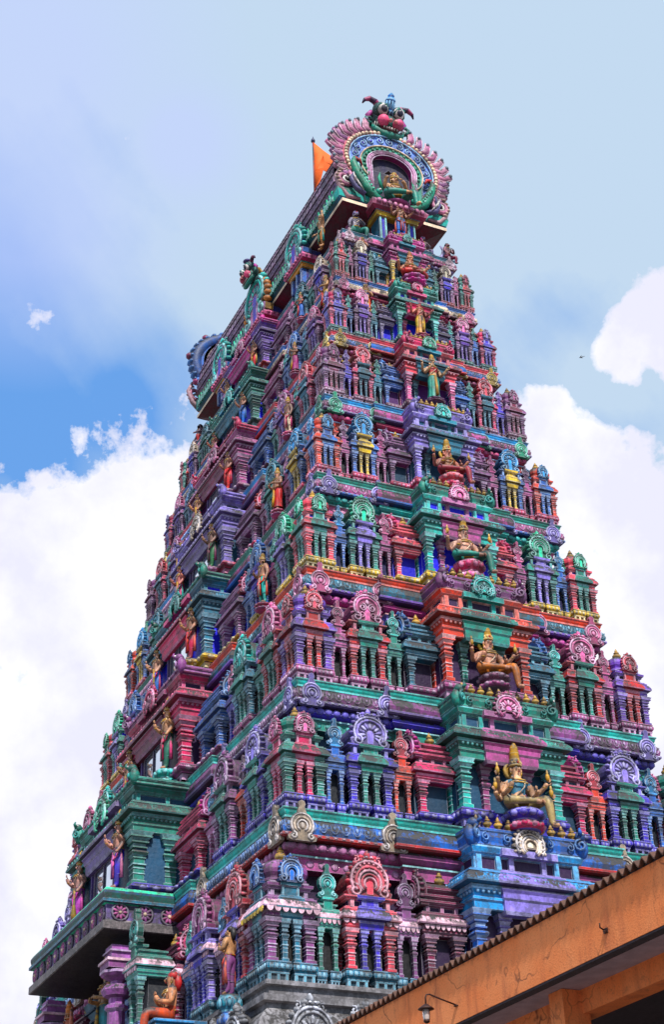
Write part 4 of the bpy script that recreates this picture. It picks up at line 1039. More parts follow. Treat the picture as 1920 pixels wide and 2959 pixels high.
# ------------------------------------------------------------------ painted plaster figures
HEAD = .0
def skeleton(pose):
    """joint -> (position, radius); a standing figure is 1 unit tall and looks towards -y"""
    J = dict(pel=((0, 0, .53), .078), sp=((0, 0, .61), .064), ch=((0, -.005, .725), .088), nk=((0, 0, .815), .034), hd=((0, -.014, .885), .05), tp=((0, -.006, .95), .044),
             sl=((.108, 0, .772), .043), sr=((-.108, 0, .772), .043), hl=((.055, 0, .495), .066), hr=((-.055, 0, .495), .066),
             kl=((.062, -.015, .28), .047), kr=((-.062, -.015, .28), .047), al=((.06, .01, .05), .029), ar=((-.06, .01, .05), .029), tl=((.068, -.085, .02), .02), tr=((-.068, -.085, .02), .02))
    E = [('pel', 'sp'), ('sp', 'ch'), ('ch', 'nk'), ('nk', 'hd'), ('hd', 'tp'), ('ch', 'sl'), ('ch', 'sr'), ('pel', 'hl'), ('pel', 'hr'), ('hl', 'kl'), ('hr', 'kr'), ('kl', 'al'), ('kr', 'ar'), ('al', 'tl'), ('ar', 'tr')]
    arms = []
    def arm(s, el, wr, hn):
        i = len(arms); a = 'el%d' % i, 'wr%d' % i, 'hn%d' % i
        J[a[0]] = (el, .03); J[a[1]] = (wr, .021); J[a[2]] = (hn, .025); E.extend([(s, a[0]), (a[0], a[1]), (a[1], a[2])]); arms.append((wr, hn))
    def shift(dz, keys):
        for k_ in keys:
            p, r = J[k_]; J[k_] = ((p[0], p[1], p[2]+dz), r)
    up = ['pel', 'sp', 'ch', 'nk', 'hd', 'tp', 'sl', 'sr', 'hl', 'hr']
    dz = 0
    if pose.startswith('seat'):
        dz = -.46; shift(dz, up)
        J['hl'] = ((.06, -.02, .055), .066); J['hr'] = ((-.06, -.02, .055), .066)
        J['kr'] = ((-.235, -.15, .06), .05); J['ar'] = ((.02, -.235, .05), .03); J['tr'] = ((.1, -.26, .04), .022)
        if pose == 'seat_cross':
            J['kl'] = ((.235, -.15, .06), .05); J['al'] = ((-.02, -.24, .085), .03); J['tl'] = ((-.1, -.26, .075), .022)
        else:
            J['kl'] = ((.15, -.28, .07), .05); J['al'] = ((.16, -.3, -.19), .03); J['tl'] = ((.17, -.39, -.22), .022)
    if pose == 'crouch':
        dz = -.25; shift(dz, up)
        J['pel'] = ((0, .06, .27), .08); J['hl'] = ((.06, .03, .25), .066); J['hr'] = ((-.06, .03, .25), .066)
        J['kl'] = ((.19, -.14, .25), .05); J['kr'] = ((-.2, -.12, .1), .05); J['al'] = ((.17, -.1, .04), .03); J['ar'] = ((-.12, .1, .04), .03); J['tl'] = ((.18, -.19, .02), .02); J['tr'] = ((-.1, .18, .03), .02)
    h = .772+dz
    if pose in ('seat4', 'seat6', 'seat_cross', 'stand4'):
        if pose in ('seat4', 'seat6') or pose == 'seat_cross':
            arm('sl', (.165, -.02, h-.15), (.13, -.14, h-.15), (.1, -.19, h-.13)); arm('sr', (-.165, -.02, h-.15), (-.15, -.13, h-.12), (-.145, -.16, h-.06))
        else:
            arm('sl', (.17, -.01, h-.16), (.15, -.13, h-.19), (.15, -.18, h-.2)); arm('sr', (-.17, -.01, h-.16), (-.14, -.13, h-.14), (-.14, -.16, h-.08))
        arm('sl', (.2, .015, h-.12), (.255, -.08, h-.05), (.275, -.11, h-.01)); arm('sr', (-.2, .015, h-.12), (-.255, -.08, h-.05), (-.275, -.11, h-.01))
        if pose == 'seat6': arm('sl', (.19, .02, h-.2), (.275, -.07, h-.19), (.305, -.1, h-.16)); arm('sr', (-.19, .02, h-.2), (-.275, -.07, h-.19), (-.305, -.1, h-.16))
    elif pose == 'guard':
        J['kl'] = ((.075, -.03, .28), .047); J['al'] = ((.04, -.03, .05), .029); J['tl'] = ((.055, -.12, .02), .02)
        arm('sl', (.17, .0, .62), (.185, -.08, .5), (.19, -.11, .46)); arm('sr', (-.175, -.02, .63), (-.13, -.14, .68), (-.12, -.17, .75))
        arm('sl', (.17, .03, .63), (.195, -.05, .68), (.2, -.08, .72)); arm('sr', (-.17, .03, .63), (-.195, -.05, .68), (-.2, -.08, .72))
    elif pose == 'hold':
        arm('sl', (.165, -.02, .61), (.09, -.14, .62), (.03, -.17, .63)); arm('sr', (-.165, -.02, .61), (-.1, -.15, .6), (-.04, -.19, .61))
    elif pose == 'pray' or pose == 'seat_sage':
        arm('sl', (.16, -.02, h-.15), (.06, -.14, h-.11), (.015, -.17, h-.05)); arm('sr', (-.16, -.02, h-.15), (-.06, -.14, h-.11), (-.015, -.17, h-.05))
    elif pose == 'seat_flute':
        arm('sl', (.17, -.05, h-.12), (.08, -.15, h-.03), (.03, -.17, h-.0)); arm('sr', (-.19, -.05, h-.1), (-.2, -.14, h+.0), (-.17, -.17, h+.01))
    elif pose == 'lift':
        arm('sl', (.2, -.02, h+.04), (.17, -.02, h+.2), (.16, -.02, h+.25)); arm('sr', (-.18, .0, h-.14), (-.2, -.12, h-.22), (-.19, -.16, h-.25))
    elif pose == 'crouch':
        arm('sl', (.16, -.08, h-.14), (.05, -.17, h-.14), (.0, -.18, h-.12)); arm('sr', (-.17, -.04, h-.15), (-.2, -.12, h-.28), (-.21, -.14, h-.33))
    else:                                                  # plain standing, one arm hanging
        arm('sl', (.16, .01, .62), (.165, -.04, .48), (.165, -.06, .43)); arm('sr', (-.165, -.01, .62), (-.11, -.13, .63), (-.07, -.16, .66))
    return J, E, arms, dz

BODY = {}
def body_geo(pose):
    if pose in BODY: return BODY[pose]
    J, E, arms, dz = skeleton(pose)
    names = list(J); idx = {n: i for i, n in enumerate(names)}
    me = bpy.data.meshes.new('body'); me.from_pydata([J[n][0] for n in names], [(idx[a], idx[b]) for a, b in E], [])
    o = bpy.data.objects.new('body', me); COL.objects.link(o)
    sk = o.modifiers.new('skin', 'SKIN'); ss = o.modifiers.new('sub', 'SUBSURF'); ss.levels = 1; ss.render_levels = 1
    for i, n in enumerate(names):
        v = me.skin_vertices[0].data[i]; r = J[n][1]; r *= (1.16 if pose not in ('seat4', 'seat6') else 1.04) if n not in ('nk', 'hd', 'tp') else 1.08; v.radius = (r, r*.82 if n in ('ch', 'sp', 'pel') else r)
        v.use_root = (n == 'pel')
    dg = bpy.context.evaluated_depsgraph_get(); dg.update()
    em = bpy.data.meshes.new_from_object(o.evaluated_get(dg))
    V = [tuple(v.co) for v in em.vertices]; F = [tuple(p.vertices) for p in em.polygons]
    bpy.data.objects.remove(o); bpy.data.meshes.remove(me); bpy.data.meshes.remove(em)
    segs = []
    def lab(a, b):
        if b in ('tl', 'tr'): return 'foot'
        if b[0] in 'hka' and b[1] in 'lr' and len(b) == 2: return 'leg'
        if b.startswith('hn'): return 'hand'
        if b.startswith('el') or b.startswith('wr'): return 'arm'
        if b in ('hd', 'tp'): return 'head'
        if a == 'pel': return 'belly'
        return 'chest'
    A = np.array([J[a][0] for a, b in E]); B = np.array([J[b][0] for a, b in E]); R = np.array([min(J[a][1], J[b][1]) for a, b in E]); labs = [lab(a, b) for a, b in E]
    L = []
    D = B-A; DD = (D*D).sum(1)
    for f in F:
        p = np.mean([V[i] for i in f], axis=0); t_ = np.clip(((p-A)*D).sum(1)/DD, 0, 1); d = np.linalg.norm(A+D*t_[:, None]-p, axis=1)-R
        L.append(labs[int(np.argmin(d))])
    BODY[pose] = (V, F, L, J, arms, dz)
    return BODY[pose]

def statue(name, label, loc, rz, h, pose='stand4', skin='skin', cloth='gold', top=None, sash='gold', crown=.17, cap='gold', halo=None, ped=None, group=None, foot=0.0, club=False, lotusbud=False, hair=None, skirt=None, tail=False, lean=0, mood=None, cat='statue'):
    V, F, L, J, arms, dz = body_geo(pose)
    sk = mixc(P(skin) if isinstance(skin, str) else skin, (196, 168, 158), .5); cl = P(cloth) if isinstance(cloth, str) else cloth; sa = P(sash) if isinstance(sash, str) else sash
    root = bpy.data.objects.new(name, None); COL.objects.link(root)
    root.location = (loc[0], loc[1], loc[2]+G); root.rotation_euler = (lean, 0, rz); root['label'] = label; root['category'] = cat
    if group: root['group'] = group
    S = h
    off = foot                                             # pedestal height under the figure, metres
    def newmb():
        m = MB(); m.M = Matrix.Translation((0, 0, off)) @ Matrix.Scale(S, 4); return m
    b = newmb(); cols = []
    tp = P(top) if isinstance(top, str) else top
    for f, l in zip(F, L):
        if l == 'leg': cols.append(cl)
        elif l in ('chest',) and tp and .64+dz < np.mean([V[i][2] for i in f]) < .77+dz: cols.append(tp)
        elif l == 'belly' and np.mean([V[i][2] for i in f]) < .57+dz: cols.append(cl)
        else: cols.append(sk)
    b.add(V, F, cols, True)
    hz = dz
    # face, ears
    for s in (-1, 1):
        ell(b, (s*.021, -.062, .898+hz), (.012, .008, .007), P('white'), 6, 4); ell(b, (s*.021, -.069, .898+hz), (.006, .004, .006), P('black'), 5, 4)
        tube(b, [(s*.008, -.063, .912+hz), (s*.022, -.066, .917+hz), (s*.036, -.056, .912+hz)], .0035, 4, P('black'))
        ell(b, (s*.055, -.005, .885+hz), (.01, .018, .028), sk, 6, 4); ell(b, (s*.057, -.01, .855+hz), (.008, .01, .016), P('gold'), 5, 4)
    ell(b, (0, -.069, .881+hz), (.009, .014, .018), shade(sk, 1.04), 6, 4); ell(b, (0, -.064, .858+hz), (.017, .007, .006), (170, 40, 50), 6, 4)
    # hands: four fingers and a thumb each
    for wr, hn in arms:
        w = Vector(wr); q = Vector(hn); d = (q-w).normalized(); sdv = d.cross(Vector((0, -1, .3))); sdv = sdv.normalized() if sdv.length > .1 else Vector((1, 0, 0)); nn = d.cross(sdv)
        for k, ln in enumerate((.036, .042, .039, .03)):
            st = q+d*.012+sdv*(.009*(k-1.5)); tube(b, [st, st+d*ln*.55+nn*.004, st+d*ln*.95+nn*.016], [.0062, .0056, .004], 5, sk)
        st = q+sdv*.02-d*.008; tube(b, [st, st+sdv*.012+d*.016, st+sdv*.01+d*.03+nn*.008], [.007, .006, .004], 5, sk)
    b.obj('body', root, 'statue')
    g = P('gold')
    if crown:
        c = newmb(); k = P(cap); z = .925+hz; hh = crown
        lathe(c, 0, -.004, [(.058, -.012), (.064, 0), (.064, .016), (.054, .02), (.056, .25*hh), (.05, .27*hh), (.053, .3*hh), (.046, .52*hh), (.05, .55*hh), (.038, .75*hh), (.042, .78*hh), (.026, .92*hh), (.012, 1.05*hh), (.004, 1.12*hh)], 10,
              [k, lite(k, .35), k, k, shade(k, .7), lite(k, .3), k, lite(k, .3), k, lite(k, .3), k, k, k], z)
        for a in range(5):
            an = -PI/2+(a-2)*.5; ell(c, (.058*math.cos(an), -.004+.058*math.sin(an), z+.03), (.011, .011, .02), P('red') if a == 2 else lite(k, .4), 5, 4)
        c.obj('crown', root, 'statue')
    if hair:
        c = newmb(); k = P(hair) if isinstance(hair, str) else hair
        ell(c, (0, .012, .93+hz), (.06, .06, .052), k, 9, 6); tube(c, [(0, .045, .94+hz), (0, .065, .86+hz), (0, .06, .78+hz)], [.045, .045, .03], 7, k)
        c.obj('hair', root, 'statue')
    j = newmb()
    for r, zz in ((.05, .808), (.075, .785), (.095, .755)):
        tube(j, [(r*math.cos(a), -.01+r*.78*math.sin(a)-.02*(r > .06), zz+hz+.018*math.sin(a)) for a in [2*PI*i/12 for i in range(13)]], .008, 4, [g, lite(g, .3)])
    tube(j, [(.07, -.05, .775+hz), (.02, -.095, .69+hz), (-.055, -.06, .6+hz)], .007, 4, P('cream'))
    j.obj('necklace', root, 'statue')
    for s, e1 in [(-1, 'el1'), (1, 'el0')]:
        if e1 in J:
            p = Vector(J['sl' if s > 0 else 'sr'][0]); q = Vector(J[e1][0]); m_ = p*.45+q*.55; j = newmb(); ell(j, m_, (.036, .036, .014), g, 8, 4); j.obj('armlet', root, 'statue')
    for wr, hn in arms: j = newmb(); ell(j, wr, (.026, .026, .012), g, 7, 4); j.obj('bracelet', root, 'statue')
    j = newmb(); tube(j, [(.082*math.cos(a), .076*math.sin(a)*.9, .565+hz) for a in [2*PI*i/12 for i in range(13)]], .014, 5, [g, sa]); j.obj('belt', root, 'statue')
    if halo:
        c = newmb(); k = P(halo)
        tube(c, arc(0, .9+hz, .085, 0, 360, 18, .05), .02, 5, lite(k, .2), False); plate(c, [(.085*math.cos(2*PI*i/14), .9+hz+.085*math.sin(2*PI*i/14)) for i in range(14)], .05, .075, k, k); c.obj('halo', root, 'statue')
    d = newmb()
    if skirt:
        k = P(skirt) if isinstance(skirt, str) else skirt
        n = 20; prof = [(.082, .575), (.1, .52), (.105, .42), (.1, .3), (.108, .16), (.125, .06)]
        vs = []
        for r, zz in prof:
            for i in range(n): a = 2*PI*i/n; rr = r*(1+.07*(i % 2)*(zz < .55)); vs.append((rr*math.cos(a), rr*.82*math.sin(a), zz+hz))
        fs = [(r*n+i, r*n+(i+1) % n, (r+1)*n+(i+1) % n, (r+1)*n+i) for r in range(5) for i in range(n)]
        fs = [f[::-1] for f in fs]
        d.add(vs, fs, [k if (f[0] % n) % 2 else shade(k, .85) for f in fs])
        tube(d, [(0, -.1, .54+hz), (.01, -.11, .3+hz), (0, -.13, .08+hz)], [.02, .03, .035], 5, sa)
        d.obj('skirt', root, 'statue')
    elif not pose.startswith('seat') and pose != 'crouch':
        for q in (-.022, 0, .022): tube(d, [(q, -.075, .53+hz), (q*1.2, -.085, .36+hz), (q*1.6, -.08, .16+hz)], [.012, .016, .018], 5, sa if q else lite(cl, .3))
        for s in (-1, 1):
            tube(d, [(s*.08, -.03, .55+hz), (s*.1, -.06, .44+hz), (s*.03, -.09, .4+hz)], [.014, .017, .014], 5, sa)
            tube(d, [(s*.105, 0, .53+hz), (s*.13, .0, .35+hz), (s*.12, .01, .15+hz)], [.012, .022, .03], 5, lite(sa, .2))
            for zz in (.42, .3, .2): tube(d, [(s*.06+.052*math.cos(a), -.01+.05*math.sin(a), zz) for a in [2*PI*i/8 for i in range(9)]], .006, 4, lite(cl, .45))
        d.obj('sash', root, 'statue')
    else:
        if pose.startswith('seat'):
            tube(d, [(-.1, -.07, .075), (0, -.12, .08), (.1, -.09, .08)], [.02, .03, .02], 6, sa)
            for q in range(4): tube(d, [(-.12-.03*q, -.06-.025*q, .105-.004*q), (-.13-.03*q, -.12-.02*q, .1), (-.12-.03*q, -.15-.02*q, .06)], .006, 4, lite(cl, .4))
            d.obj('sash', root, 'statue')
    if club:
        c = newmb(); x, y, z = arms[0][1]
        tube(c, [(x, y-.02, z+.05), (x+.005, y-.02, z-.1), (x+.01, y-.02, z-.2), (x+.01, y-.02, z-.34), (x+.01, y-.02, z-.44)], [.02, .014, .022, .045, .02], 8, [P('gold'), (120, 110, 50), (150, 130, 60), P('gold')]); c.obj('club', root, 'statue')
    if lotusbud and len(arms) > 2:
        for wr, hn in arms[2:6]:
            c = newmb(); x, y, z = hn; ell(c, (x, y-.01, z+.05), (.022, .022, .04), P('gold'), 7, 5); ell(c, (x, y-.01, z+.1), (.012, .012, .03), lite(P('gold'), .3), 6, 4)
            c.obj('hand_emblem', root, 'statue')
    if tail:
        c = newmb(); k = (176, 170, 220)
        tube(c, [(.05, .08, .25), (.25, .1, .18), (.45, .05, .16), (.6, 0, .28), (.62, 0, .5), (.52, 0, .62)], [.06, .09, .1, .08, .05, .015], 7, [k, lite(k, .3)])
        ell(c, (.22, .06, .2), (.2, .12, .12), (70, 80, 110), 9, 6); c.obj('tail', root, 'statue')
    if ped:
        r, hh, pc, pc2 = ped; pc, pc2 = P(pc), P(pc2)
        c = MB(); e = lite(pc2, .5)
        lathe(c, 0, -.06*S if pose.startswith('seat') else 0, [(r*.8, 0), (r*.95, hh*.08), (r*1.0, hh*.2), (r*.8, hh*.38), (r*.66, hh*.46), (r*.7, hh*.52), (r*.86, hh*.66), (r*.98, hh*.84), (r*.96, hh*.92), (r*.85, hh)], 18, [pc, pc, lite(pc, .3), shade(pc, .7), e, pc2, pc2, e, lite(pc2, .3)], 0)
        y0 = -.06*S if pose.startswith('seat') else 0
        for k in range(12):
            a = 2*PI*k/12
            ell(c, (r*.93*math.cos(a), y0+r*.93*math.sin(a), hh*.74), (r*.19, r*.19, hh*.17), e if k % 2 else lite(pc2, .25), 6, 4)
            ell(c, (r*.9*math.cos(a), y0+r*.9*math.sin(a), hh*.2), (r*.19, r*.19, hh*.15), lite(pc, .55) if k % 2 else pc, 6, 4)
        c.obj('lotus_pedestal', root)
    return root

RF = PI/2
g1 = 'seated and standing deities in the middle bays of the narrow face'
def rf(k, dx): return LINES[k][1]+dx+.02
# middle bays of the narrow face, from the bottom up
statue('deity_statue', 'largest seated golden deity with tall crown and many arms in the green bay', (rf(1, .46), 0, -.14), RF, 2.4, 'seat6', (240, 180, 130), (170, 150, 110), 'teal', 'gold', .24, 'gold', 'gold', (.46, .48, 'rose', 'indigo'), g1, .5, lotusbud=True)
statue('deity_statue', 'seated deity on lotus in orange framed bay beside a pale stained wall', (rf(2, .36), 0, 3.62), RF, 2.2, 'seat4', (214, 138, 104), 'tan', None, 'gold', .2, 'gold', 'yellow', (.38, .36, 'mauve', 'brown'), g1, .36, lotusbud=True)
statue('deity_statue', 'seated deity in green dhoti on bright pink lotus pedestal before cobalt wall', (rf(3, .4), 0, 6.86), RF, 2.25, 'seat4', (226, 164, 138), 'green', None, 'gold', .2, 'gold', 'rosebrown', (.4, .58, 'pink', 'rose'), g1, .58, lotusbud=True)
statue('deity_statue', 'seated deity in maroon skirt with red body in lavender bay', (rf(4, .38), 0, 9.94), RF, 1.95, 'seat4', (196, 96, 76), (150, 50, 66), 'tan', 'gold', .2, 'gold', 'gold', (.34, .42, 'rose', 'salmon'), g1, .42, lotusbud=True)
statue('deity_statue', 'standing deity in green pleated skirt and red scarf in salmon bay', (rf(5, .36), 0, 13.08), RF, 1.5, 'stand4', (232, 186, 130), 'green', 'red', 'gold', .16, 'gold', 'green', (.28, .1, 'brown', 'rosebrown'), g1, .1, skirt='green')
statue('deity_statue', 'standing red deity in plain gold skirt before cobalt panels', (rf(6, .32), 0, 15.64), RF, 1.3, 'stand4', (196, 82, 70), 'yellow', None, 'gold', .16, 'brown', 'rose', (.26, .14, 'pink', 'salmon'), g1, .14, skirt=(232, 168, 84))
statue('deity_statue', 'seated orange robed deity on magenta cushion in magenta bay near the top', (rf(7, .3), 0, 17.84), RF, 1.85, 'seat_cross', (220, 130, 90), (190, 60, 56), (206, 96, 64), 'gold', .16, 'tan', 'green', (.38, .28, 'mag', 'mag'), g1, .28)
statue('deity_statue', 'standing figure in blue dhoti in front of the teal porch under the gable arch', (6.66, 0, 20.05), RF, 1.38, 'stand4', (190, 112, 84), 'blue', None, 'orange', .12, 'tan', None, (.24, .12, 'mag', 'pink'), None, .12)
statue('deity_statue', 'seated flute player with green legs inside the gable arch', (6.45, 0, 21.7), RF, 2.3, 'seat_flute', (226, 160, 104), 'green', None, 'gold', .12, 'gold', None, None, None, .0)
# tail figures and small figures near the top
statue('mythical_rider', 'crouching dark blue figure with white swirling tail under the near roof corner', (6.2, -1.32, 20.02), RF, 1.5, 'crouch', (70, 84, 128), 'green', None, 'gold', .06, 'slate', None, None, 'crouching tailed figures under the roof', .0, tail=True, hair='slate')
statue('mythical_rider', 'crouching grey figure with striped tail right of the teal porch', (6.2, 1.02, 20.02), RF, 1.2, 'crouch', (120, 110, 140), 'slate', None, 'gold', .06, 'slate', None, None, 'crouching tailed figures under the roof', .0, tail=True, hair='slate')
statue('attendant_statue', 'dark maroon crouching figure with black hair at far right roof corner', (6.3, 1.85, 20.02), RF+.3, 1.15, 'crouch', (110, 50, 84), 'maroon', None, 'rose', 0, 'gold', None, None, None, .0, hair='black')
statue('attendant_statue', 'dark haired crouching figure in red at the far left end of the roof eave', (-6.3, -1.75, 20.02), 0, 1.35, 'crouch', (90, 60, 110), 'red', None, 'red', 0, 'gold', None, None, None, .0, hair='black')
statue('attendant_statue', 'golden figure lifting the roof eave at the near corner', (5.4, -2.12, 20.02), -.2, 1.35, 'lift', (206, 140, 84), (190, 130, 60), None, 'green', .1, 'gold', None, None, None, .0, lean=.0)
statue('attendant_statue', 'woman in orange skirt and navy blouse at near corner below the blue line', (6.86, -1.45, 16.55), RF-.3, 1.15, 'hold', (232, 170, 120), 'orange', 'navy', 'yellow', .05, 'gold', None, None, None, .0, skirt=(240, 160, 70), hair='black')
statue('attendant_statue', 'tan standing figure on the right hand pavilions below the blue line', (6.86, 1.72, 16.4), RF, 1.15, 'pray', (206, 150, 104), 'tan', None, 'gold', .1, 'gold', None, None, None, .0)
statue('attendant_statue', 'red figure with raised leg beside the tan figure at right edge', (6.86, 2.1, 16.45), RF, .9, 'crouch', (206, 112, 96), 'salmon', None, 'gold', .08, 'gold', None, None, None, .0)
statue('attendant_statue', 'small figure in green skirt at top near corner under the roof platform', (6.52, -1.3, 18.9), RF-.4, .95, 'hold', (224, 150, 110), 'green', 'red', 'gold', .08, 'gold', None, None, None, .0, skirt='green')
statue('attendant_statue', 'gold figure in yellow robe on the long face just below the near roof corner', (6.2, -2.42, 17.0), -.2, 1.2, 'hold', (214, 160, 90), (216, 180, 80), None, 'red', .12, 'gold', None, None, None, .0, skirt=(206, 170, 70))
# guardians beside the windows of the long face, from the bottom up
gg = 'door guardians beside the windows of the long face'
def guards(k, specs):
    z0 = LINES[k][0]; s = (LINES[k+1][0]-z0)/3.4; y = -LINES[k][2]-(1.05 if k == 1 else .4*s)-.06*s; w = .27*2*LINES[k][1]
    for (lab, sx, skin, cloth, sash, ped) in specs:
        statue('guardian_statue', lab, (sx*w*.325, y, z0+.02), 0, 1.88*s, 'guard', skin, cloth, None, sash, .2, 'gold', None, (.34*s, .42*s, ped, 'white' if k == 1 else ped), gg, .42*s, club=(sx < 0))
guards(1, [('guardian in indigo dhoti on white and gold lotus beside lowest window', 1, (224, 150, 130), 'indigo', 'pink', 'yellow'), ('guardian in purple and pink dhoti with club left of the lowest window', -1, (226, 160, 150), (190, 90, 190), 'mag', 'yellow')])
guards(2, [('guardian in ribbed green trousers beside the second lowest window', 1, (206, 140, 90), (20, 120, 100), 'rose', 'tur'), ('brown guardian in pale trousers left of the second lowest window', -1, (160, 100, 80), 'rosebrown', 'red', 'brown')])
guards(3, [('guardian in crimson dhoti with orange sash beside a window above the second', 1, (176, 110, 80), (170, 30, 80), 'orange', 'gold'), ('guardian in bright blue trousers left of a tall pale window', -1, (206, 150, 120), (50, 130, 220), 'rose', 'blue')])
guards(4, [('guardian with green trousers and maroon scarf beside lavender pillar', 1, (150, 100, 84), (26, 130, 80), 'maroon', 'mauve'), ('red bodied guardian in pink trousers with olive club', -1, (206, 90, 90), (206, 60, 130), 'green', 'maroon')])
guards(5, [('guardian in plain scarlet dhoti beside the rose pillar', 1, (130, 70, 60), (220, 30, 44), 'red', 'rosebrown'), ('guardian in green skirt with red chest band on the upper long face', -1, (206, 130, 90), (20, 130, 110), 'red', 'brown')])
guards(6, [('guardian in plain bright blue dhoti high on the long face', 1, (170, 110, 84), (40, 120, 210), 'blue', 'brown'), ('guardian in red dhoti high on the long face, left of the window', -1, (160, 60, 60), (200, 40, 60), 'red', 'maroon')])
guards(7, [('small guardian in red and gold dhoti on the topmost storey near the porch', 1, (176, 100, 80), (190, 50, 70), 'gold', 'maroon'), ('small guardian in blue trousers and tan shirt at far end of topmost storey', -1, (190, 120, 84), (40, 90, 150), 'rose', 'maroon')])
ga = 'small attendants standing along the upper long face'
for k, x, pose, lab, sk_, cl_, sa_, kw in [
    (7, 4.3, 'hold', 'small red attendant in a blue skirt on the top storey under the near dormer', (200, 90, 80), 'blue', 'red', dict(skirt='blue')),
    (7, -2.9, 'stand', 'small attendant in a green dhoti on the top storey beyond the middle dormer', (206, 150, 110), 'green', 'gold', {}),
    (6, 4.6, 'pray', 'attendant with folded hands in a magenta skirt on the second storey from the top', (214, 140, 110), 'mag', 'gold', dict(skirt='mag')),
    (6, -3.2, 'hold', 'attendant in yellow skirt left of the high blue guardian', (190, 120, 90), 'yellow', 'red', dict(skirt='yellow')),
    (5, 5.1, 'stand', 'attendant in a white dhoti between pavilions above the lavender bay', (150, 100, 84), 'cream', 'rose', {}),
    (5, -3.9, 'pray', 'attendant in an indigo skirt at the far part of the third storey from the top', (206, 130, 100), 'indigo', 'gold', dict(skirt='indigo')),
    (4, 5.4, 'hold', 'attendant in a scarlet skirt right of the lavender window bay', (214, 140, 104), 'red', 'gold', dict(skirt='red')),
    (3, 5.7, 'stand', 'attendant in turquoise dhoti right of the crimson clad guardian', (180, 116, 84), 'tur', 'orange', {})]:
    z0_, a_, b_ = LINES[k]; s_ = (LINES[k+1][0]-z0_)/3.4
    statue('attendant_statue', lab, (x, -b_-.02, z0_+.02), .1, 1.55*s_, pose, sk_, cl_, None, sa_, .14, 'gold', None, (.24*s_, .2*s_, 'mauve', 'rose'), ga, .2*s_, **kw)
# below the balcony
statue('guardian_statue', 'tall golden guardian in teal skirt under the dark balcony beside the pink column', (1.45, -6.75, -3.75), 0, 2.1, 'hold', (206, 140, 70), (20, 140, 150), (200, 110, 110), 'gold', .24, 'gold', 'blue', None, None, .25, skirt=(20, 140, 150))
statue('guardian_statue', 'red guardian with raised arm under the far end of the dark balcony', (-1.75, -6.75, -3.9), 0, 1.9, 'lift', (214, 90, 60), (200, 60, 50), None, 'gold', .24, 'tan', None, None, None, .2)
statue('sage_statue', 'seated saffron robed sage with shawl over head on a blue block', (6.75, -6.95, -3.95), -.25, 2.05, 'seat_sage', (232, 140, 84), (206, 96, 70), None, 'rose', 0, 'gold', None, None, None, .02, hair=(204, 60, 60))
statue('devotee_statue', 'small bare chested devotee offering folded hands beside blue pillars', (8.6, -6.36, -4.4), -.9, 1.45, 'pray', (206, 140, 76), 'rosebrown', None, 'orange', 0, 'gold', None, (.24, .62, 'blue', 'teal'), None, .62, hair='black')
blk = MB(); box(blk, -.3, .3, -.45, .7, -.9, .02, (30, 110, 150)); loft(blk, rect(0, -.05, .66, .86), [(0, -.06), (.02, -.04), (.02, .0)], P('sky'), P('sky'))
o = blk.obj('plinth_block', None); o.location = (6.75, -6.95, -3.95+G); o['label'] = 'plain blue plinth block under the seated sage'; o['category'] = 'plinth'
# ------------------------------------------------------------------ flag, foreground hall, lamp, bird
def tagged(o, label, cat, group=None, kind=None):
    o['label'] = label; o['category'] = cat
    if group: o['group'] = group
    return o
fl = bpy.data.objects.new('flag', None); COL.objects.link(fl); fl.location = (4.5, -1.88, 22.7+G)
tagged(fl, 'torn saffron orange flag on a thin pole behind the gable arch', 'flag')
p = MB(); tube(p, [(0, 0, 0), (0, 0, 2.75)], .028, 7, (150, 60, 40)); lathe(p, 0, 0, [(.03, 2.73), (.07, 2.77), (.07, 2.83), (.02, 2.93), (.01, 3.0)], 8, (40, 50, 90)); p.obj('flag_pole', fl)
c = MB(); out = [(0, 3.2), (.0, .95), (.12, .85), (.3, 1.15), (.42, 1.55), (.5, 1.62), (.66, 1.3), (.85, 1.5), (1.2, 1.75), (1.55, 2.0), (1.1, 2.2), (.8, 2.4), (.45, 2.75)]
vs = []; 
def flw(x, z): return (x, -.1*math.sin(x*4+z*1.6)*min(1, x*2.5)-.06*math.sin(z*3)*x, z)
tri = [[(0, 3.2), (0, 2.5), (.45, 2.75)], [(0, 2.5), (0, 1.7), (.42, 1.75), (.5, 2.2), (.45, 2.75)], [(0, 1.7), (0, .95), (.12, .85), (.3, 1.15), (.42, 1.75)], [(.45, 2.75), (.5, 2.2), (.9, 1.95), (1.2, 1.75), (1.55, 2.0), (1.1, 2.2), (.8, 2.4)], [(.5, 2.2), (.42, 1.75), (.66, 1.6), (.85, 1.5), (1.2, 1.75), (.9, 1.95)]]
for t_ in tri: c.add([flw(x*.72, z*.9-.12) for x, z in t_], [tuple(range(len(t_)))], P('orange'), True)
co = c.obj('flag_cloth', fl, 'flag'); sm = co.modifiers.new('s', 'SOLIDIFY'); sm.thickness = .012
w = co.modifiers.new('w', 'WELD'); co.modifiers.move(1, 0)
fl.rotation_euler = (0, 0, .9)

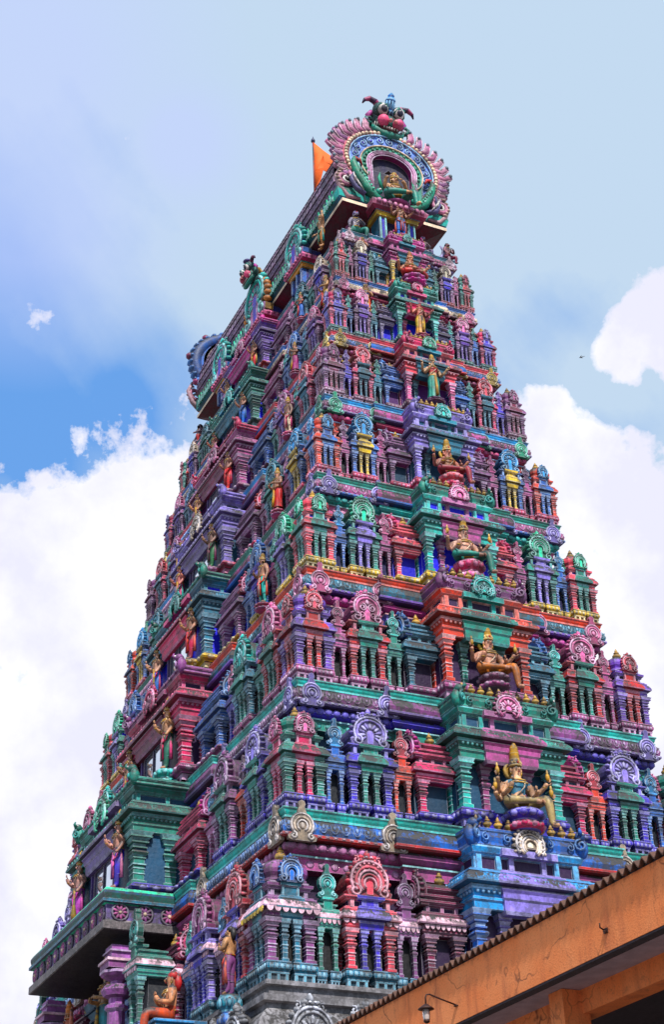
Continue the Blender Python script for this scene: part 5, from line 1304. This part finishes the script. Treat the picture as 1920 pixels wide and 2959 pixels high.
Y0 = -8.0; hall = bpy.data.objects.new('orange_hall', None); COL.objects.link(hall); hall.location = (24, Y0, -.1)
tagged(hall, 'orange rendered hall with corrugated roof edge in the lower right foreground', 'building')
def hx(m, x0, x1, y0, y1, z0, z1, c=(200, 110, 60)): box(m, x0-24, x1-24, y0-Y0, y1-Y0, z0+G, z1+G, c)
m = MB(); hx(m, 12, 40, Y0, Y0+.16, -7.02, -6.33); m.obj('fascia', hall, 'orange wall')
m = MB(); hx(m, 12, 40, Y0+.01, Y0+.15, -7.045, -7.02); m.obj('drip_edge', hall, 'dark render')
m = MB(); hx(m, 12, 40, Y0+.16, Y0+.7, -6.99, -6.9); m.obj('soffit', hall, 'soffit')
m = MB(); hx(m, 12, 40, Y0+.7, Y0+.98, -7.27, -6.99); m.obj('beam', hall, 'orange wall')
for x in (16.52, 22.2, 27.88, 33.56):
    m = MB(); hx(m, x, x+.3, Y0+.43, Y0+.8, -G, -6.995); m.obj('column', hall, 'orange wall')
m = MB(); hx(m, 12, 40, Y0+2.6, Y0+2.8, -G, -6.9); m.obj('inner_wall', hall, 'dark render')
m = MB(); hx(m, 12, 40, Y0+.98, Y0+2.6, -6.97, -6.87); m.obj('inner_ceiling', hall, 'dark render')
m = MB(); hx(m, 12, 12.2, Y0+.16, Y0+2.8, -G, -6.4); m.obj('end_wall', hall, 'orange wall')
# corrugated sheet: wavy section running up the slope
m = MB(); per = .15; xs = [12+i*per/6 for i in range(int(28/per*6)+1)]
vs = []; n = len(xs)
for (y, z) in ((Y0-.06, -6.30), (Y0+3.2, -5.4)):
    for th in (0, .02):
        for x in xs: vs.append((x-24, y-Y0, z+G+.04*math.cos(2*PI*x/per)+th))
fs = []
for i in range(n-1):
    fs += [(i, i+1, n+i+1, n+i), (2*n+i, i*0+3*n+i, 3*n+i+1, 2*n+i+1), (i, 2*n+i, 2*n+i+1, i+1), (n+i, n+i+1, 3*n+i+1, 3*n+i)]
m.add(vs, fs, P('brown')); m.obj('roof_sheet', hall, 'sheet')
m = MB(); hx(m, 12, 40, Y0+.02, Y0+.3, -6.36, -6.3); m.obj('roof_batten', hall, 'dark render')

lamp = bpy.data.objects.new('wall_lamp', None); COL.objects.link(lamp); lamp.location = (20.7, Y0, -6.92+G)
lamp.scale = (.78,)*3; tagged(lamp, 'small glass lantern hanging from a gooseneck arm on the orange fascia', 'lamp')
m = MB(); tube(m, [(0, 0, .02), (0, -.3, .1), (0, -.5, .16), (0, -.56, .15), (0, -.58, .1), (0, -.58, -.02)], .014, 7, P('brown')); lathe(m, 0, -.005, [(.05, 0), (.05, .02)], 8, P('brown'), 0); m.obj('lamp_arm', lamp, 'iron')
m = MB(); lathe(m, 0, -.58, [(.02, .0), (.05, -.02), (.13, -.075), (.135, -.09), (.07, -.095)], 12, P('brown')); m.obj('lamp_cap', lamp, 'iron'); m = MB(); lathe(m, 0, -.58, [(.05, -.26), (.055, -.28), (.04, -.3), (.02, -.31)], 10, P('brown')); m.obj('lamp_base', lamp, 'iron')
for a in range(4):
    an = a*PI/2+.4; mm = MB(); tube(mm, [(.068*math.cos(an), -.58+.068*math.sin(an), -.09), (.06*math.cos(an), -.58+.06*math.sin(an), -.27)], .005, 5, P('brown')); mm.obj('lamp_rib', lamp, 'iron')
m = MB(); lathe(m, 0, -.58, [(.06, -.095), (.063, -.15), (.055, -.24), (.048, -.265)], 12, P('white')); m.obj('lamp_glass', lamp, 'lamp glass')
bk = MB(); box(bk, -.06, .06, -.03, .0, -.04, .05, P('brown')); tube(bk, [(-.03, -.02, .02), (-.02, -.12, .06), (.0, -.13, .14)], .016, 6, P('brown')); tube(bk, [(.03, -.02, -.02), (.05, -.1, -.03)], .02, 6, P('brown'))
o = bk.obj('iron_bracket', None, 'iron'); o.location = (24.16, Y0, -6.9+G); o.scale = (.6,)*3; tagged(o, 'rusty iron bracket stub sticking out of the orange fascia', 'bracket')

b = MB(); ell(b, (0, 0, 0), (.07, .26, .06), (40, 36, 40), 8, 6); ell(b, (0, -.27, .02), (.045, .07, .045), (40, 36, 40), 7, 5)
b.obj
bird = b.obj('bird', None, 'feather')
for s in (-1, 1):
    wmb = MB(); tube(wmb, [(0, -.05, 0), (s*.25, -.12, .1), (s*.5, -.02, .13), (s*.72, .14, .08)], [.07, .08, .06, .015], 5, (40, 36, 40)); wo = wmb.obj('wing', bird, 'feather'); wo.scale = (1, 1, .35)
tl = MB(); tube(tl, [(0, .2, 0), (0, .42, .0)], [.05, .07], 5, (40, 36, 40)); to = tl.obj('tail', bird, 'feather'); to.scale = (1, 1, .4)
tagged(bird, 'small dark bird gliding in front of the right hand cloud', 'bird')

gr = MB(); gr.add([(-900, -900, 0), (900, -900, 0), (900, 900, 0), (-900, 900, 0)], [(0, 1, 2, 3)], P('grey')); o = gr.obj('ground', None, 'ground'); o['kind'] = 'structure'

# ------------------------------------------------------------------ camera
cam = bpy.data.cameras.new('camera'); co = bpy.data.objects.new('camera', cam); COL.objects.link(co)
Cpos = Vector((38.36451087, -18.110968, -11.76928972+G)); yaw, pitch, roll, F = 2.689527295808446, 0.5460997121209726, -0.03562468954651721, 4472.28954
d = Vector((math.cos(pitch)*math.cos(yaw), math.cos(pitch)*math.sin(yaw), math.sin(pitch))); r = d.cross(Vector((0, 0, 1))).normalized(); u = r.cross(d)
rr = r*math.cos(roll)+u*math.sin(roll); uu = -r*math.sin(roll)+u*math.cos(roll)
co.matrix_world = Matrix(((rr.x, uu.x, -d.x, Cpos.x), (rr.y, uu.y, -d.y, Cpos.y), (rr.z, uu.z, -d.z, Cpos.z), (0, 0, 0, 1)))
cam.sensor_fit = 'VERTICAL'; cam.sensor_height = 36; cam.sensor_width = 24; cam.lens = 36*F/2959; cam.clip_end = 5000; cam.clip_start = .1
bpy.context.scene.camera = co
def ray(x, y):                                           # photo pixel (1544 wide copy) to direction
    return (d*F+rr*(x*1.2435-960)-uu*(y*1.2435-1479.5)).normalized()
bird.scale = (.42,)*3; bird.location = Cpos+ray(1353, 830)*85; bird.rotation_euler = (.2, .9, -.6)

# ------------------------------------------------------------------ sky and sun
EL, AZ = math.radians(50), math.radians(-11)              # sun: elevation, direction from +x towards +y
w = bpy.data.worlds.new('World'); bpy.context.scene.world = w; w.use_nodes = True
N, L = w.node_tree.nodes, w.node_tree.links
bg = N['Background']; sky = N.new('ShaderNodeTexSky'); sky.sky_type = 'NISHITA'; sky.sun_disc = False
sky.sun_elevation = EL; sky.sun_rotation = PI/2-AZ; sky.air_density = 1.0; sky.dust_density = 1.2; sky.ozone_density = 1.5
tc = N.new('ShaderNodeTexCoord'); dirv = tc.outputs['Generated']
def blobs(lst, vec):
    best = None
    for x, y, rad in lst:
        v = ray(x, y); dp = N.new('ShaderNodeVectorMath'); dp.operation = 'DISTANCE'; L.new(vec, dp.inputs[0]); dp.inputs[1].default_value = v
        q = math_(N, L, 'MULTIPLY_ADD', dp.outputs['Value'], -F/(1.2435*rad), 1.0)
        best = q if best is None else math_(N, L, 'SMOOTH_MAX', best, q, .25)
    return best
n1 = noise(N, L, dirv, 9, 12, .62); n2 = noise(N, L, dirv, 36, 7, .6); n3 = noise(N, L, dirv, 7.5, 7, .55)
lump = math_(N, L, 'MULTIPLY_ADD', n1, 1.3, math_(N, L, 'MULTIPLY_ADD', n2, 1.25, -1.27))
cl = blobs([(330, 1200, 210), (90, 1330, 230), (230, 1330, 200), (250, 1650, 430), (40, 2150, 520), (520, 1300, 330), (1400, 1160, 180), (1590, 1230, 190), (1280, 1000, 110), (1585, 730, 120), (1425, 815, 66), (1500, 800, 60), (1460, 850, 50), (1545, 820, 60), (1500, 1500, 380), (1480, 780, 90)], dirv)
dq = N.new('ShaderNodeVectorMath'); dq.operation = 'DISTANCE'; L.new(dirv, dq.inputs[0]); dq.inputs[1].default_value = Vector((-.79, -.38, .48)).normalized()   # unseen cloud bank added off to the left to brighten the window reflections
cl = math_(N, L, 'MAXIMUM', cl, math_(N, L, 'MULTIPLY_ADD', dq.outputs['Value'], -2.2, 1.0))
fac = ramp(N, L, math_(N, L, 'ADD', math_(N, L, 'MULTIPLY', cl, 1.35), math_(N, L, 'MULTIPLY', lump, 1.3)), [(.05, 0.0), (.16, .55), (.36, 1.0)])
clear = blobs([(20, 930, 520), (-150, 950, 560), (290, 930, 320), (-60, 640, 480)], dirv)
clear = math_(N, L, 'MAXIMUM', clear, math_(N, L, 'MULTIPLY_ADD', blobs([(1330, 740, 230), (1500, 1000, 240)], dirv), .45, -.05))
rot_ = N.new('ShaderNodeVectorRotate'); rot_.rotation_type = 'AXIS_ANGLE'; rot_.inputs['Axis'].default_value = d; rot_.inputs['Angle'].default_value = -.9; L.new(dirv, rot_.inputs['Vector'])
streakv = scaled(N, L, rot_.outputs[0], (1.2, 1.2, 5.0))
strk = noise(N, L, streakv, 2.2, 5, .5)
vf = ramp(N, L, math_(N, L, 'ADD', math_(N, L, 'MULTIPLY_ADD', lump, .15, clear), math_(N, L, 'MULTIPLY_ADD', strk, 1.6, -.8)), [(-.3, .95), (.15, .7), (.7, .0)])
skyc = mix(N, L, .72, sky.outputs['Color'], (1.4, 3.9, 9.0))
c1 = mix(N, L, vf, skyc, (5.0, 6.3, 7.7))
cc = mix(N, L, ramp(N, L, math_(N, L, 'MULTIPLY_ADD', n3, .8, math_(N, L, 'MULTIPLY', n1, .5)), [(.45, 0.0), (.7, 1.0)]), (10.5, 10.5, 10.7), (7.5, 7.5, 8.8))
peri = blobs([(0, 150, 560), (60, 480, 420), (420, 330, 200)], dirv)
c1 = mix(N, L, math_(N, L, 'MULTIPLY', ramp(N, L, peri, [(.0, 0.0), (.7, 1.0)]), .6), c1, (4.9, 5.7, 8.9))
c2 = mix(N, L, fac, c1, cc)
L.new(c2, bg.inputs['Color']); bg.inputs['Strength'].default_value = .1
sun = bpy.data.lights.new('sun', 'SUN'); sun.energy = 5.0; sun.angle = math.radians(3); sun.color = (1, .95, .88)
so = bpy.data.objects.new('sun', sun); COL.objects.link(so)
sd = Vector((math.cos(EL)*math.cos(AZ), math.cos(EL)*math.sin(AZ), math.sin(EL))); so.rotation_euler = sd.to_track_quat('Z', 'Y').to_euler()
sc = bpy.context.scene
sc.view_settings.view_transform = 'Standard'; sc.view_settings.look = 'None'; sc.view_settings.exposure = .2; sc.view_settings.gamma = 1
sc.cycles.max_bounces = 6; sc.cycles.diffuse_bounces = 3; sc.cycles.glossy_bounces = 2; sc.cycles.use_denoising = True
